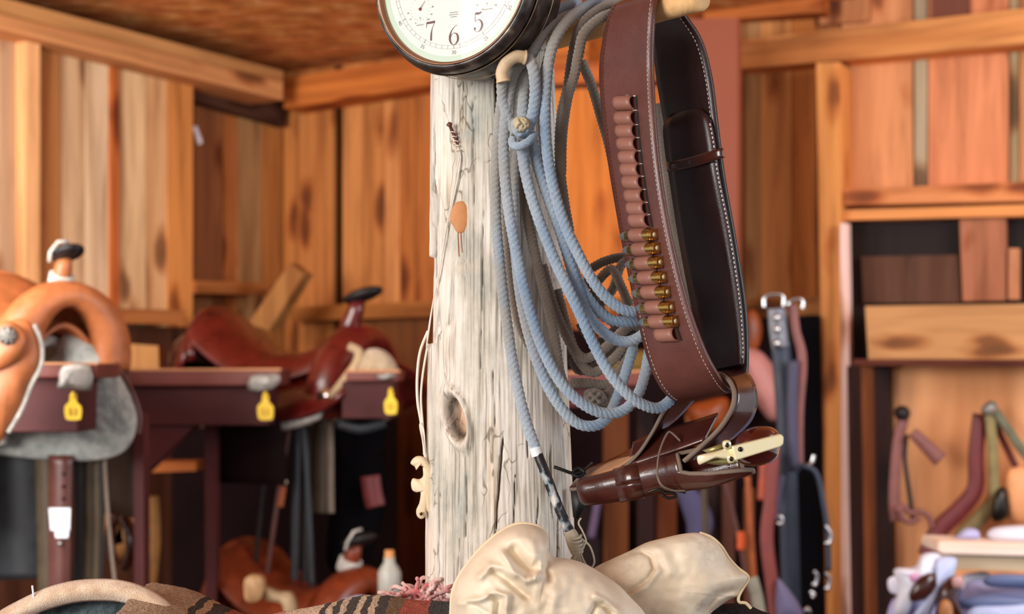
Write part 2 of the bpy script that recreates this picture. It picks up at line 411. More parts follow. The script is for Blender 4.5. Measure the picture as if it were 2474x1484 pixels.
rail(WB, 'trim_8', [(1972, 152), (2028, 150), (2040, 1700), (2000, 1700)], .14, .14, '#dd9450', 'orange upright stud beside the dark recess', 'boards')
rail(WB, 'trim_9', [(2030, 540), (2048, 540), (2066, 1700), (2034, 1700)], .17, .03, '#ffdcd6', 'pale pink edging strip on the upright stud', 'boards')
rail(WB, 'trim_10', [(1790, 722), (1982, 716), (1982, 762), (1790, 768)], .09, .09, '#a9703c', 'short rail behind the hanging bridles')
# cabinet of orange plywood behind the ropes
rail(WB, 'door_1', [(1330, 214), (1600, 200), (1600, 720), (1330, 720)], .42, .03, '#cf7830', 'orange plywood door seen through the rope coils', 'boards')
rail(WB, 'trim_11', [(1330, 150), (1700, 140), (1700, 190), (1330, 203)], .44, .05, '#b9622c', 'orange rail over the plywood door')
rail(WB, 'trim_12', [(1330, 206), (1700, 192), (1700, 204), (1330, 218)], .42, .01, '#5c2412', 'dark gap line under the cabinet rail')
m = MB(); wq(m, WB, [(1596, 46), (1782, 44), (1782, 806), (1596, 812)], .46, .03, '#b05a38'); struct(m.build('trim_13', M_['rust'], M=WB, smooth=False), 'smooth rust red painted panel behind the belt', 'panel')
rail(WB, 'trim_17', [(1700, -60), (1990, -60), (1990, 30), (1700, 50)], .08, .06, '#b8662c', 'orange board at the top above the rust panel')
# shelf rails on the left wall with dark gap below
rail(WL, 'trim_14', [(-300, 728), (448, 750), (440, 784), (-300, 770)], .22, .14, '#b4703c', 'narrow shelf rail under the pale boards on the left')
rail(WL, 'trim_15', [(474, 678), (642, 684), (642, 712), (474, 708)], .12, .12, '#a1622f', 'narrow shelf rail in the left corner')
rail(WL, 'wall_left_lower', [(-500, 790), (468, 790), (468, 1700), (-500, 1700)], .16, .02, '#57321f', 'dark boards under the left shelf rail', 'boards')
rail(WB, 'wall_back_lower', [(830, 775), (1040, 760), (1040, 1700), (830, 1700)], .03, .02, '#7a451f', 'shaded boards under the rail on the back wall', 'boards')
rail(WB, 'trim_16', [(700, 742), (1050, 726), (1050, 764), (700, 776)], .10, .10, '#a8672e', 'narrow rail low on the back wall')
# bay backings and a gap sheet, their shade put into near-black colour
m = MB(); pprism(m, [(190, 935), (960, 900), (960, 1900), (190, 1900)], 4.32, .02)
struct(m.build('wall_rack_bay', M_['maroon_shaded'], smooth=False), 'maroon backing panel coloured dark as the shade behind the saddle racks', 'panel')
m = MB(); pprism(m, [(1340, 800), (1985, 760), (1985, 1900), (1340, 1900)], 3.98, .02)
struct(m.build('wall_tack_bay', M_['maroon_shaded'], smooth=False), 'backing panel coloured dark as the shade behind the hanging bridles', 'panel')
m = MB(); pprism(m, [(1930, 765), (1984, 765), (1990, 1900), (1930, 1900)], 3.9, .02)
struct(m.build('wall_gap_shade_sheet', M_['void'], smooth=False), 'black sheet for the shaded gap beside the orange upright stud', 'panel')
# recess with shelf box on the right
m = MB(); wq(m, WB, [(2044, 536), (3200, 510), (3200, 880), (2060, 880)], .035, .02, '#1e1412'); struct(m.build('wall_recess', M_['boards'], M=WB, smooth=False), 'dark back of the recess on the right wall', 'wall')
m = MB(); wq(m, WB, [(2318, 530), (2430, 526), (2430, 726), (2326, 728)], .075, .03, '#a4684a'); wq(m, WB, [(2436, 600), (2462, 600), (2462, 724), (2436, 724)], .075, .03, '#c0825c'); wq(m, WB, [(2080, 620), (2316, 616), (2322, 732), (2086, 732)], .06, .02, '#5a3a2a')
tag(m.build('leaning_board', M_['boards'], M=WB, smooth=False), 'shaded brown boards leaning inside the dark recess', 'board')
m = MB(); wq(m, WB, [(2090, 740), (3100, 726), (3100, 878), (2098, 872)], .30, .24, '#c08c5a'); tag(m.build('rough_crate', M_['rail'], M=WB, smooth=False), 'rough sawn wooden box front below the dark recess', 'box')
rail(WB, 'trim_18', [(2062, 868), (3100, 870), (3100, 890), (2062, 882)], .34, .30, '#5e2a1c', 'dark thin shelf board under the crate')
m = MB(); wq(m, WB, [(2140, 905), (2200, 878), (3100, 868), (3100, 1700), (2150, 1700)], .16, .02, '#ffb982'); struct(m.build('wall_plywood', wood('pale_plywood', 'z', dark=.85, knots=False, freq=.5), M=WB, smooth=False), 'pale peach plywood panel behind the hanging tack', 'wall')
for i, (a, c, lab) in enumerate([((2046, 2080), '#3a1a12', 'dark brown upright nearest the pink edging strip'), ((2080, 2110), '#8a4d26', 'lighter brown upright between two dark ones'), ((2110, 2146), '#2c1210', 'darkest upright at the edge of the plywood')]):
    m = MB(); wq(m, WB, [(a[0], 884), (a[1], 884), (a[1]+14, 1700), (a[0]+14, 1700)], .22+.02*i, .05, c); struct(m.build('trim_%d' % (19+i), M_['boards'], M=WB, smooth=False), lab, 'trim')
# ------------------------------------------------------------------ the log post
def post_axis(z):
    py = HY-(z-CZ)*FPX/1.42; k = (py-0)/1000.; xl = 1042-12*min(1.3, k); xr = 1333+42*min(1.3, k)
    return ((xl+xr)/2-CX)/FPX*1.42, (xr-xl)/2/FPX*1.405
cracks = [  # (px0,py0,px1,py1,width px,depth m)
 (1197, 150, 1203, 300, 5.5, .012), (1203, 300, 1212, 480, 3, .006), (1049, 300, 1047, 470, 3, .006), (1050, 440, 1045, 700, 7, .02), (1045, 690, 1062, 815, 8, .01),
 (1216, 1050, 1196, 1300, 3, .008), (1274, 990, 1276, 1110, 2.5, .005), (1110, 1300, 1102, 1420, 2, .004), (1092, 640, 1086, 800, 1.6, .003), (1140, 200, 1146, 520, 1.6, .003), (1168, 500, 1160, 900, 1.6, .003),
 (1246, 1150, 1240, 1300, 2, .004), (1062, 1190, 1058, 1420, 1.6, .003), (1128, 1130, 1124, 1300, 1.6, .003), (1300, 1200, 1296, 1420, 2, .004), (1330, 1080, 1336, 1250, 3, .006), (1120, 190, 1112, 300, 1.5, .003), (1075, 900, 1085, 980, 1.5, .003), (1350, 1230, 1345, 1420, 2.5, .005), (1190, 880, 1196, 1040, 1.5, .003)]
seg, vs, fs, cs = 420, [], [], []
zs = list(np.linspace(0, 1.18, 12))+list(np.linspace(1.19, 1.96, 420))+list(np.linspace(1.99, zc, 8))
mask = []
for z in zs:
    ax, r0 = post_axis(z)
    for k in range(seg):
        a = 2*math.pi*k/seg; sx, sy = math.cos(a), math.sin(a)
        r = r0*(1+.018*noise.noise(Vector((sx*1.5, sy*1.5, z*3)))+.006*noise.noise(Vector((sx*9, sy*9, z*7))))
        r += .0009*noise.noise(Vector((sx*55, sy*55, z*16)))+.0005*noise.noise(Vector((sx*140, sy*140, z*12)))
        x, y = ax+r*sx, 1.42+r*sy; dk = 0; kn = 0
        if sy < .35 and 1.15 < z < 2:
            px, py = CX+x/y*FPX, HY-(z-CZ)/y*FPX
            for (x0, y0, x1, y1, w_, dp) in cracks:
                if y0-4 < py < y1+4:
                    t = (py-y0)/(y1-y0); xx = x0+(x1-x0)*t+3*noise.noise(Vector((py*.02, x0, 0))); ww = w_*min(1, 6*max(0, min(t, 1-t))+.15)
                    e = abs(px-xx)/ww
                    if e < 1.6: g = math.exp(-e*e*2.2); r -= dp*g; dk = max(dk, g)
            # eye-shaped knot hole
            u, v_ = (px-1104-(py-1010)*.22)/19, (py-1010)/47; e = u*u+v_*v_
            if e < 6:
                r -= .016*math.exp(-(e**2)*1.3); r += .006*math.exp(-((math.sqrt(e)-1.45)/.35)**2); dk = max(dk, .85*math.exp(-((math.sqrt(e)-.95)/.22)**2)*(1 if u < .3 else .6)); kn = max(kn, .8*math.exp(-e))
            for kx, ky, kw, kh in ((1113, 345, 20, 26), (1085, 830, 14, 60), (1120, 650, 20, 16)):
                e = ((px-kx)/kw)**2+((py-ky)/kh)**2; r += .003*math.exp(-e); kn = max(kn, .12*math.exp(-e))
            if 620 < py < 830 and px < 1062: r -= .005*max(0, min(1, (1062-px-(abs(py-740)*.06))/6))
        vs.append((ax+r*sx, 1.42+r*sy, z)); mask.append((dk, kn))
n = len(zs)
for i in range(n-1):
    for k in range(seg): a = i*seg+k; e = i*seg+(k+1) % seg; fs.append((a, e, e+seg, a+seg))
fs.append(tuple(range(seg-1, -1, -1))); fs.append(tuple(range((n-1)*seg, n*seg)))
def postmat():
    m, nt, b = newmat('weathered_log'); b.inputs['Roughness'].default_value = .85; b.inputs['Specular IOR Level'].default_value = .2
    mp = coords(nt, (1, 1, .05)); mq = coords(nt, (1, 1, .5)); mz = coords(nt, (1, 1, .2))
    n1 = N_(nt, 'ShaderNodeTexNoise'); n1.inputs['Scale'].default_value = 190; n1.inputs['Detail'].default_value = 5; n1.inputs['Distortion'].default_value = .5; nt.links.new(mp.outputs[0], n1.inputs['Vector'])
    n2 = N_(nt, 'ShaderNodeTexNoise'); n2.inputs['Scale'].default_value = 14; n2.inputs['Detail'].default_value = 7; n2.inputs['Roughness'].default_value = .65; nt.links.new(mq.outputs[0], n2.inputs['Vector'])
    n3 = N_(nt, 'ShaderNodeTexNoise'); n3.inputs['Scale'].default_value = 21; n3.inputs['Detail'].default_value = 4; nt.links.new(mz.outputs[0], n3.inputs['Vector'])
    base = ramp(nt, n2.outputs['Fac'], [(.30, lin('#a3a9a4')), (.42, lin('#cdc9bc')), (.52, lin('#e2ddd3')), (.62, lin('#ece6dc')), (.75, lin('#d8c2a4'))])
    orr = ramp(nt, n3.outputs['Fac'], [(.57, (1, 1, 1)), (.70, (1.04, .84, .68))]); c = mixc(nt, 'MULTIPLY', .9, base.outputs[0], orr.outputs[0])
    st = ramp(nt, n1.outputs['Fac'], [(.30, (.42, .40, .37)), (.40, (.85, .84, .82)), (.6, (1.03, 1.03, 1.03))]); c = mixc(nt, 'MULTIPLY', .8, c, st.outputs[0])
    ms = coords(nt, (1, 1, .018)); ns = N_(nt, 'ShaderNodeTexNoise'); ns.inputs['Scale'].default_value = 420; ns.inputs['Detail'].default_value = 3; nt.links.new(ms.outputs[0], ns.inputs['Vector'])
    sr = ramp(nt, ns.outputs['Fac'], [(.33, (.38, .34, .30)), (.42, (.92, .91, .90)), (.6, (1.04, 1.04, 1.04))]); c = mixc(nt, 'MULTIPLY', .75, c, sr.outputs[0])
    # wandering beetle tracks
    v = N_(nt, 'ShaderNodeTexVoronoi'); v.feature = 'DISTANCE_TO_EDGE'; v.inputs['Scale'].default_value = 20
    wn = N_(nt, 'ShaderNodeTexNoise'); wn.inputs['Scale'].default_value = 40; nt.links.new(mq.outputs[0], wn.inputs['Vector'])
    sc = N_(nt, 'ShaderNodeVectorMath', operation='SCALE'); sc.inputs['Scale'].default_value = .05; nt.links.new(wn.outputs['Color'], sc.inputs[0])
    ad = N_(nt, 'ShaderNodeVectorMath', operation='ADD'); nt.links.new(mq.outputs[0], ad.inputs[0]); nt.links.new(sc.outputs[0], ad.inputs[1]); nt.links.new(ad.outputs[0], v.inputs['Vector'])
    tr = ramp(nt, v.outputs['Distance'], [(.004, (.45, .42, .38)), (.018, (1, 1, 1))])
    tm = ramp(nt, n3.outputs['Fac'], [(.50, (0, 0, 0)), (.56, (1, 1, 1))]); c = mixc(nt, 'MULTIPLY', tm.outputs[0], c, tr.outputs[0])
    at = N_(nt, 'ShaderNodeAttribute', attribute_name='tint'); sep = nt.nodes.new('ShaderNodeSeparateColor'); nt.links.new(at.outputs['Color'], sep.inputs[0])
    c = mixc(nt, 'MIX', sep.outputs[1], c, lin('#c79a6c')); c = mixc(nt, 'MIX', sep.outputs[0], c, lin('#2a1a12'))
    nt.links.new(c, b.inputs['Base Color']); bump(nt, b, n1.outputs['Fac'], .45, .0015); return m
me = bpy.data.meshes.new('log_post'); me.from_pydata(vs, [], fs); me.update(); me.shade_smooth()
at = me.color_attributes.new('tint', 'FLOAT_COLOR', 'POINT'); at.data.foreach_set('color', [x for q in mask for x in (q[0], q[1], 0, 1)])
me.materials.append(postmat()); post = bpy.data.objects.new('log_post', me); COL.objects.link(post)
post['kind'] = 'structure'; post['label'] = 'peeled weathered grey log post in the centre of the room'; post['category'] = 'post'; ORG['log_post'] = Vector((0, 0, 0))
def onpost(px, py, lift=0):
    """depth of the post surface along the sight line"""
    z = CZ-(py-HY)/FPX*1.35; ax, r = post_axis(z); x = (px-CX)/FPX*1.35-ax
    return 1.42-math.sqrt(max(1e-5, (r)**2-min(abs(x), r*.995)**2))-lift
# resin / cut branch stub
m = MB(); o = [(1113+25*math.cos(a)*(1+.08*math.sin(3*a)), 522+(36 if math.sin(a) < 0 else 33)*math.sin(a)) for a in np.linspace(0, 2*math.pi, 16, endpoint=False)]; o = [((x), (y+ (8 if y > 548 else 0))) for x, y in o]
blob(m, o, (1113, 522), onpost(1113, 522)-.0005, .003, .002, rings=8, n=3)
k = m.build('branch_knot', leather('resin_knot', '#c98a58', .6, .15), post); k['label'] = 'round orange branch scar with a resin drip'
m = MB()
for pts in ([(1106, 555), (1107, 590), (1109, 620)], [(1113, 556), (1114, 580), (1117, 610)]): ptube(m, [(x, y, onpost(x, y, -.0003)) for x, y in pts], 1.3)
m.build('resin_drip', plain('resin', '#a65f35', .4), k if False else post)
# nail with twine and carved ornament
nl = thing('rusty_nail', 'bent rusty nail driven into the log post, wrapped in twine', 'nail', P(1085, 300, 1.33))
m = MB(); blob(m, [(1078, 303), (1084, 295), (1092, 297), (1092, 303), (1085, 306)], (1085, 301), onpost(1085, 300)-.012, .0025, .002, rings=5, n=4); m.build('nail_head', plain('rust_steel', '#7d5a4c', .55, .6), nl)
m = MB(); ptube(m, [(1086, 302, onpost(1086, 302)-.012), (1093, 318, onpost(1093, 318)-.008), (1105, 345, onpost(1105, 345)-.004), (1111, 362, onpost(1111, 362)+.006)], 4.2); m.build('nail_shank', plain('rust_shank', '#6b3e33', .6, .5), nl)
TW = plain('pale_twine', '#efe4d8', .8)
tw = MB()
for s in (0, 1):
    pts = [(1092, 315), (1105, 350), (1113-3*s, 375), (1108-6*s, 420), (1098-4*s, 470), (1082-2*s, 540), (1064, 640), (1048, 720), (1036+2*s, 790), (1030, 840)]
    ptube(tw, [(x, y, onpost(x, y, .003+.001*s)) for x, y in pts], 1.5, seg=6)
ptube(tw, [(1034, 800, 1.40), (1015, 850, 1.405), (1008, 910, 1.41), (1009, 970, 1.41), (1018, 1025, 1.405), (1028, 1110, 1.40)], 3.4, seg=8)
ptube(tw, [(1034, 830, 1.40), (1022, 900, 1.402), (1017, 960, 1.405), (1021, 1025, 1.402), (1025, 1100, 1.40)], 2.6, seg=8)
for i in range(5):
    y = 318+i*11; x = 1094+i*3.6; cc = [(x+5.2*math.cos(a), y+2.4*math.sin(a)+a*.6, onpost(x, y, .009-.001*i)+.003*math.sin(a)) for a in np.linspace(0, 6.28, 10)]; ptube(tw, cc, 1.3, n=2, seg=6)
ptube(tw, [(1018, 1022, 1.40), (1014, 1030, 1.40), (1022, 1070, 1.398), (1029, 1105, 1.396)], 1.4, seg=6); ptube(tw, [(1017, 1024, 1.40), (1024, 1040, 1.40), (1028, 1090, 1.398), (1031, 1135, 1.396)], 1.4, seg=6)
tag(tw.build('hanging_twine', TW), 'thin pale twine looped from the nail down the left side of the post', 'twine')
m = MB(); BN = leather('carved_bone', '#e8d5b2', .55, .1)
blob(m, [(992, 1120), (998, 1108), (1010, 1102), (1024, 1105), (1036, 1118), (1046, 1140), (1040, 1156), (1030, 1140), (1022, 1128), (1012, 1126), (1006, 1136), (1002, 1128)], (1020, 1116), 1.395, .005, .005, rings=8, n=4)
blob(m, [(1022, 1126), (1034, 1126), (1046, 1150), (1048, 1200), (1040, 1238), (1030, 1236), (1026, 1250), (1016, 1254), (1007, 1246), (1006, 1232), (1013, 1216), (1016, 1190), (1006, 1190), (996, 1184), (993, 1168), (998, 1156), (1012, 1158), (1022, 1150)], (1028, 1185), 1.397, .006, .006, rings=8, n=4)
orn = tag(m.build('carved_ornament', BN), 'pale leaf shaped carved ornament hanging at the left edge of the post', 'ornament')
m = MB(); pprism(m, [(1013, 1242), (1018, 1238), (1021, 1243), (1017, 1248)], 1.388, .004); m.build('hanging_hole', plain('hole_dark', '#3a2018', .9), orn)

# ------------------------------------------------------------------ clock
CA = math.radians(28); CP = P(1090, -54, 1.285)
cm = Matrix(((math.cos(CA), 0, -math.sin(CA), 0), (-math.sin(CA), 0, -math.cos(CA), 0), (0, 1, 0, 0), (0, 0, 0, 1))); cm.translation = CP
clk = thing('wall_clock', 'round white dialled clock in a dark bronze case on the log post', 'clock', CP)
clk.matrix_world = cm; FRAMES['wall_clock'] = cm
R = .0872
def case():
    m, nt, b = newmat('aged_bronze'); b.inputs['Metallic'].default_value = .75; b.inputs['Roughness'].default_value = .33
    mp = coords(nt, (1, 1, 1)); n = N_(nt, 'ShaderNodeTexNoise'); n.inputs['Scale'].default_value = 60; n.inputs['Detail'].default_value = 6; nt.links.new(mp.outputs[0], n.inputs['Vector'])
    r = ramp(nt, n.outputs['Fac'], [(.35, lin('#35302e')), (.6, lin('#615a57')), (.75, lin('#9a8c76'))]); nt.links.new(r.outputs[0], b.inputs['Base Color']); return m
CASE = case()
m = MB(); lathe(m, [(0, -.064), (R-.004, -.064), (R-.003, -.040), (R-.001, -.018), (R-.002, -.016), (R-.002, -.013), (R+.001, -.012)], cm, 96, closed=True)
m.build('clock_case', CASE, clk)
m = MB(); pr = [(R-.001, -.014), (R, -.008), (R-.002, -.002), (R-.005, .0015), (R-.0076, .0008), (R-.009, -.002), (R-.0105, -.012)]
lathe(m, pr, cm, 128, closed=True); m.build('bezel', CASE, clk)
m = MB(); lathe(m, [(R-.0072, .0016), (R-.0084, .0016), (R-.0091, -.0010), (R-.0100, -.0012), (R-.0106, -.0052)], cm, 128, closed=True); bz = m.build('inner_ring', plain('copper_ring', '#a98469', .35, .7), clk); bz['label'] = 'thin copper coloured inner ring'
m = MB(); 
for rr, zz in ((R+.0006, -.0125), (R-.0018, -.045)):
    lathe(m, [(rr, zz-.0006), (rr+.0006, zz), (rr, zz+.0006)], cm, 96, closed=True)
m.build('trim_ring', plain('ring_highlight', '#c9b99a', .3, .8), clk)
FZ = -.0050
m = MB(); lathe(m, [(0, FZ), (R-.0104, FZ)], cm, 96, closed=True); face = m.build('clock_face', plain('dial_white', '#dcdfda', .6), clk); 
m = MB(); lathe(m, [(.0712, FZ+.0001), (R-.0106, FZ+.0001)], cm, 96, closed=True); fb = m.build('dial_reflection_ring', plain('reflected_pale_green', '#bcd2c2', .6), face)  # shadow and reflection at the dial edge, coloured in as a pale green ring
INK = plain('numeral_ink', '#6a4f4c', .7); INK2 = plain('fine_ink', '#858a86', .7)
def stroke(mb, pts, wid, z=FZ+.0003, n=8):
    """variable width pen stroke in dial coordinates; pts (x,y,w)"""
    c = cr(pts, n); vs = []; fs = []
    for i, q in enumerate(c):
        a, b_ = c[max(i-1, 0)], c[min(i+1, len(c)-1)]; t = np.array([b_[0]-a[0], b_[1]-a[1]]); t /= np.linalg.norm(t)+1e-12
        for s in (-1, 1): vs.append(cm @ Vector((q[0]-t[1]*s*q[2]*wid/2, q[1]+t[0]*s*q[2]*wid/2, z)))
    for i in range(len(c)-1): fs.append((2*i, 2*i+1, 2*i+3, 2*i+2))
    mb.add(vs, fs)
def numeral(ch, cx, cy, h):
    s = h; P2 = lambda L: [(cx+x*s, cy+y*s, w_) for x, y, w_ in L]; m = MB(); W_ = s*.12
    if ch == '6':
        stroke(m, P2([(.20, .52, .12), (.02, .42, .2), (-.15, .22, .5), (-.24, -.05, .95), (-.20, -.33, .8), (0, -.5, .18), (.20, -.36, .75), (.25, -.16, 1.0), (.18, .04, .7), (.0, .12, .18), (-.15, .02, .25), (-.22, -.15, .6)]), W_)
    elif ch == '5':
        stroke(m, P2([(-.17, .47, 1.0), (.02, .45, 1.0), (.2, .52, .35)]), W_, n=3); stroke(m, P2([(-.19, .50, .2), (-.20, .06, .2)]), W_, n=3)
        stroke(m, P2([(-.20, .05, .15), (-.04, .14, .2), (.14, .06, .7), (.22, -.15, 1.0), (.14, -.38, .7), (-.02, -.49, .2), (-.18, -.43, .2), (-.24, -.36, .4)]), W_)
        stroke(m, P2([(-.24, -.37, .2), (-.22, -.33, 1.0), (-.18, -.30, 1.0), (-.14, -.30, .2)]), W_)
    elif ch == '7':
        stroke(m, P2([(-.25, .45, .9), (0, .45, 1.0), (.26, .47, .9)]), W_, n=3); stroke(m, P2([(-.27, .20, .15), (-.24, .46, .4)]), W_, n=3)
        stroke(m, P2([(.25, .45, .2), (.10, .15, .25), (.04, -.10, .7), (.02, -.36, .85), (.02, -.5, .9)]), W_)
    else:
        pass
    return m
for ch, x, y in (('6', .0, -.0522), ('5', .0262, -.0432), ('7', -.0250, -.0455), ('8', -.045, -.03)):
    if ch == '8': continue
    numeral(ch, x, y, .0178).build('numeral', INK, face)
m = MB()
for rr in (.0612, .0644):
    lathe(m, [(rr, FZ+.0002), (rr+.00022, FZ+.0002)], cm, 128, closed=True)
for i in range(60):
    a = 2*math.pi*i/60-math.pi/2; big = i % 5 == 0; w_ = .0005 if big else .00022; r0, r1 = (.0606, .0644) if big else (.0612, .0644)
    u = Vector((math.cos(a), math.sin(a), 0)); t = Vector((-u.y, u.x, 0)); m.add([cm @ (u*r0+t*w_/2+Vector((0, 0, FZ+.0003))), cm @ (u*r0-t*w_/2+Vector((0, 0, FZ+.0003))), cm @ (u*r1-t*w_/2+Vector((0, 0, FZ+.0003))), cm @ (u*r1+t*w_/2+Vector((0, 0, FZ+.0003)))], [(0, 1, 2, 3)])
def dialtext(mb, s, x, y, size, rot=0):
    cu = bpy.data.curves.new('t', 'FONT'); cu.body = s; cu.size = size; cu.align_x = 'CENTER'; cu.align_y = 'CENTER'; ob = bpy.data.objects.new('t', cu); COL.objects.link(ob)
    bpy.context.view_layer.update(); me = bpy.data.meshes.new_from_object(ob.evaluated_get(bpy.context.evaluated_depsgraph_get()))
    Rr = Matrix.Rotation(rot, 4, 'Z'); vs = [cm @ (Matrix.Translation((x, y, FZ+.0003)) @ Rr @ (v.co*1.0)) for v in me.vertices]
    mb.add(vs, [tuple(p.vertices) for p in me.polygons]); bpy.data.objects.remove(ob); bpy.data.curves.remove(cu); bpy.data.meshes.remove(me)
for i, s in ((0, '30'), (5, '25'), (10, '20'), (-5, '35'), (-10, '40')):
    a = math.radians(-90+i*6); dialtext(m, s, .0682*math.cos(a), .0682*math.sin(a), .0050, math.radians(i*6))
for i in (15, -15, 20, -20, 25, -25, 30):
    a = math.radians(-90+i*6); dialtext(m, str(30-i) if i < 30 else '60', .0682*math.cos(a), .0682*math.sin(a), .0050, math.radians(i*6))
m.build('minute_track', INK2, face)
for s_, h_ in (('12', 0), ('1', 1), ('2', 2), ('10', -2), ('11', -1)):
    m = MB(); a = math.radians(90-30*h_); dialtext(m, s_, .050*math.cos(a), .050*math.sin(a), .018); m.build('numeral', INK, face)
m = MB()
for (ox, oy, labs) in ((-.0365, -.0235, (('100', -52), ('90', -28), ('80', 2), ('0', 248), ('10', 218), ('20', 190))), (.0355, -.0190, (('0', 248), ('10', 218), ('100', -52), ('120', -20)))):
    for k in range(20):
        a = math.radians(k*18); u = Vector((math.cos(a), math.sin(a), 0)); t = Vector((-u.y, u.x, 0))*.0001; o = Vector((ox, oy, FZ+.0003)); m.add([cm @ (o+u*.0098+t), cm @ (o+u*.0098-t), cm @ (o+u*.0112-t), cm @ (o+u*.0112+t)], [(0, 1, 2, 3)])
    for s, a in labs: a = math.radians(a); dialtext(m, s, ox+.0137*math.cos(a), oy+.0137*math.sin(a), .0024)
dialtext(m, '%', -.0365, -.0320, .0028); dialtext(m, 'HUMIDITY', -.0365, -.0385, .0019); dialtext(m, 'F', .0355, -.0275, .0036); dialtext(m, 'TEMPERATURE', .0355, -.0325, .0017)
for k, w_ in enumerate((.0040, .0044, .0030)):      # three lines of print too small to read
    for j in range(9): x_ = -w_+2*w_*j/8; stroke(m, [(x_-w_*.09, -.0310-.0020*k, 1), (x_+w_*.09, -.0310-.0020*k, 1)], .0006, n=2)
m.build('dial_lettering', INK2, face)
m = MB(); lathe(m, [(0, FZ+.0016), (.0013, FZ+.0012), (.0016, FZ+.0003)], cm @ Matrix.Translation((-.0365, -.0235, 0)), 20, closed=True)
stroke(m, [(-.0365, -.0235, 1), (-.0310, -.0165, .5)], .0007, FZ+.0010); m.build('humidity_needle', plain('needle_red', '#8e4a40', .5), clk)
m = MB(); lathe(m, [(0, FZ+.003), (.002, FZ+.003), (.002, FZ+.001)], cm, 20, closed=True)
stroke(m, [(0, 0, 1), (.012, .045, .5)], .003, FZ+.0022); stroke(m, [(0, 0, 1), (-.03, .025, .5)], .0035, FZ+.0026); m.build('clock_hand', plain('hand_black', '#1b1b1b', .4), clk)
def glass():
    m = bpy.data.materials.new('clock_glass'); m.use_nodes = True; nt = m.node_tree; nt.nodes.remove(nt.nodes['Principled BSDF']); out = nt.nodes['Material Output']
    t = nt.nodes.new('ShaderNodeBsdfTransparent'); g = nt.nodes.new('ShaderNodeBsdfGlossy'); g.inputs['Roughness'].default_value = .02; f = nt.nodes.new('ShaderNodeMath'); f.operation = 'MULTIPLY_ADD'; lw = nt.nodes.new('ShaderNodeLayerWeight'); lw.inputs['Blend'].default_value = .2; nt.links.new(lw.outputs['Facing'], f.inputs[0]); f.inputs[1].default_value = .04; f.inputs[2].default_value = .006; x = nt.nodes.new('ShaderNodeMixShader')
    nt.links.new(f.outputs[0], x.inputs[0]); nt.links.new(t.outputs[0], x.inputs[1]); nt.links.new(g.outputs[0], x.inputs[2]); nt.links.new(x.outputs[0], out.inputs[0]); return m
m = MB(); lathe(m, [(R-.0095, -.0018), (.055, .0002), (.03, .0012), (0, .0016)], cm, 96, closed=True); m.build('clock_glass', glass(), clk)

# ------------------------------------------------------------------ peg
m = MB(); A, B = P(1322, 96, 1.42), P(1690, -9, 1.238)
ax = [A.lerp(B, t) for t in np.linspace(0, 1, 30)]
tube(m, ax+[B+(B-A).normalized()*.002], lambda t: .0118+.0014*t-(.003 if t > .985 else 0), 40, jit=.02)
peg = tag(m.build('wooden_peg', wood('peg_wood', 'y', tint=lin('#e6bd86'), knots=False, dark=.7, freq=2.2)), 'thick pale wooden peg sticking out of the post', 'peg')

# ------------------------------------------------------------------ ropes
def ropemat(name, stops, worn, wz=None):
    m, nt, b = newmat(name); b.inputs['Roughness'].default_value = .95; b.inputs['Specular IOR Level'].default_value = .1; b.inputs['Sheen Weight'].default_value = .6
    mp = coords(nt, (1, 1, 1)); n = N_(nt, 'ShaderNodeTexNoise'); n.inputs['Scale'].default_value = 9; n.inputs['Detail'].default_value = 4; nt.links.new(mp.outputs[0], n.inputs['Vector'])
    r = ramp(nt, n.outputs['Fac'], [(p, lin(c)) for p, c in stops])
    f = N_(nt, 'ShaderNodeTexNoise'); f.inputs['Scale'].default_value = 1500; f.inputs['Detail'].default_value = 3; nt.links.new(mp.outputs[0], f.inputs['Vector'])
    fr = ramp(nt, f.outputs['Fac'], [(.34, (.62, .62, .63)), (.55, (1, 1, 1)), (.7, (1.2, 1.2, 1.18))]); c = mixc(nt, 'MULTIPLY', .7, r.outputs[0], fr.outputs[0])
    # handled, dirty lengths
    w2 = N_(nt, 'ShaderNodeTexNoise'); w2.inputs['Scale'].default_value = 5.5; w2.inputs['Detail'].default_value = 5; nt.links.new(mp.outputs[0], w2.inputs['Vector'])
    wr = ramp(nt, w2.outputs['Fac'], [(.50, (0, 0, 0)), (.62, (.85, .85, .85))]); c = mixc(nt, 'MIX', wr.outputs[0], c, lin(worn)); c = mixc(nt, 'MULTIPLY', .5, c, fr.outputs[0])
    nt.links.new(c, b.inputs['Base Color']); bump(nt, b, f.outputs['Fac'], .9, .0015); return m
BLUE = ropemat('faded_blue_rope', [(.35, '#88a6c6'), (.5, '#aec3d6'), (.65, '#c3ccd2')], '#aca79d')
GREY = ropemat('dusty_grey_rope', [(.35, '#807266'), (.5, '#a09282'), (.65, '#94908a')], '#7c6a5a')
DARK = ropemat('dark_mohair_rope', [(.35, '#4a382c'), (.5, '#6a5442'), (.65, '#8a7158')], '#3d2e26')
def rope(mb, pts, rpx=12.6, pitch=.021, lob=.11):
    c = resample([P(*q) for q in cr(pts, 12)], .0013); r = rpx/FPX*1.31
    tube(mb, c, r, 20, lobes=4, pitch=pitch, lob=lob, jit=.035)
lar = thing('rope_lariat', 'faded blue coiled rope hanging from the wooden peg', 'rope', P(1330, 60, 1.33))
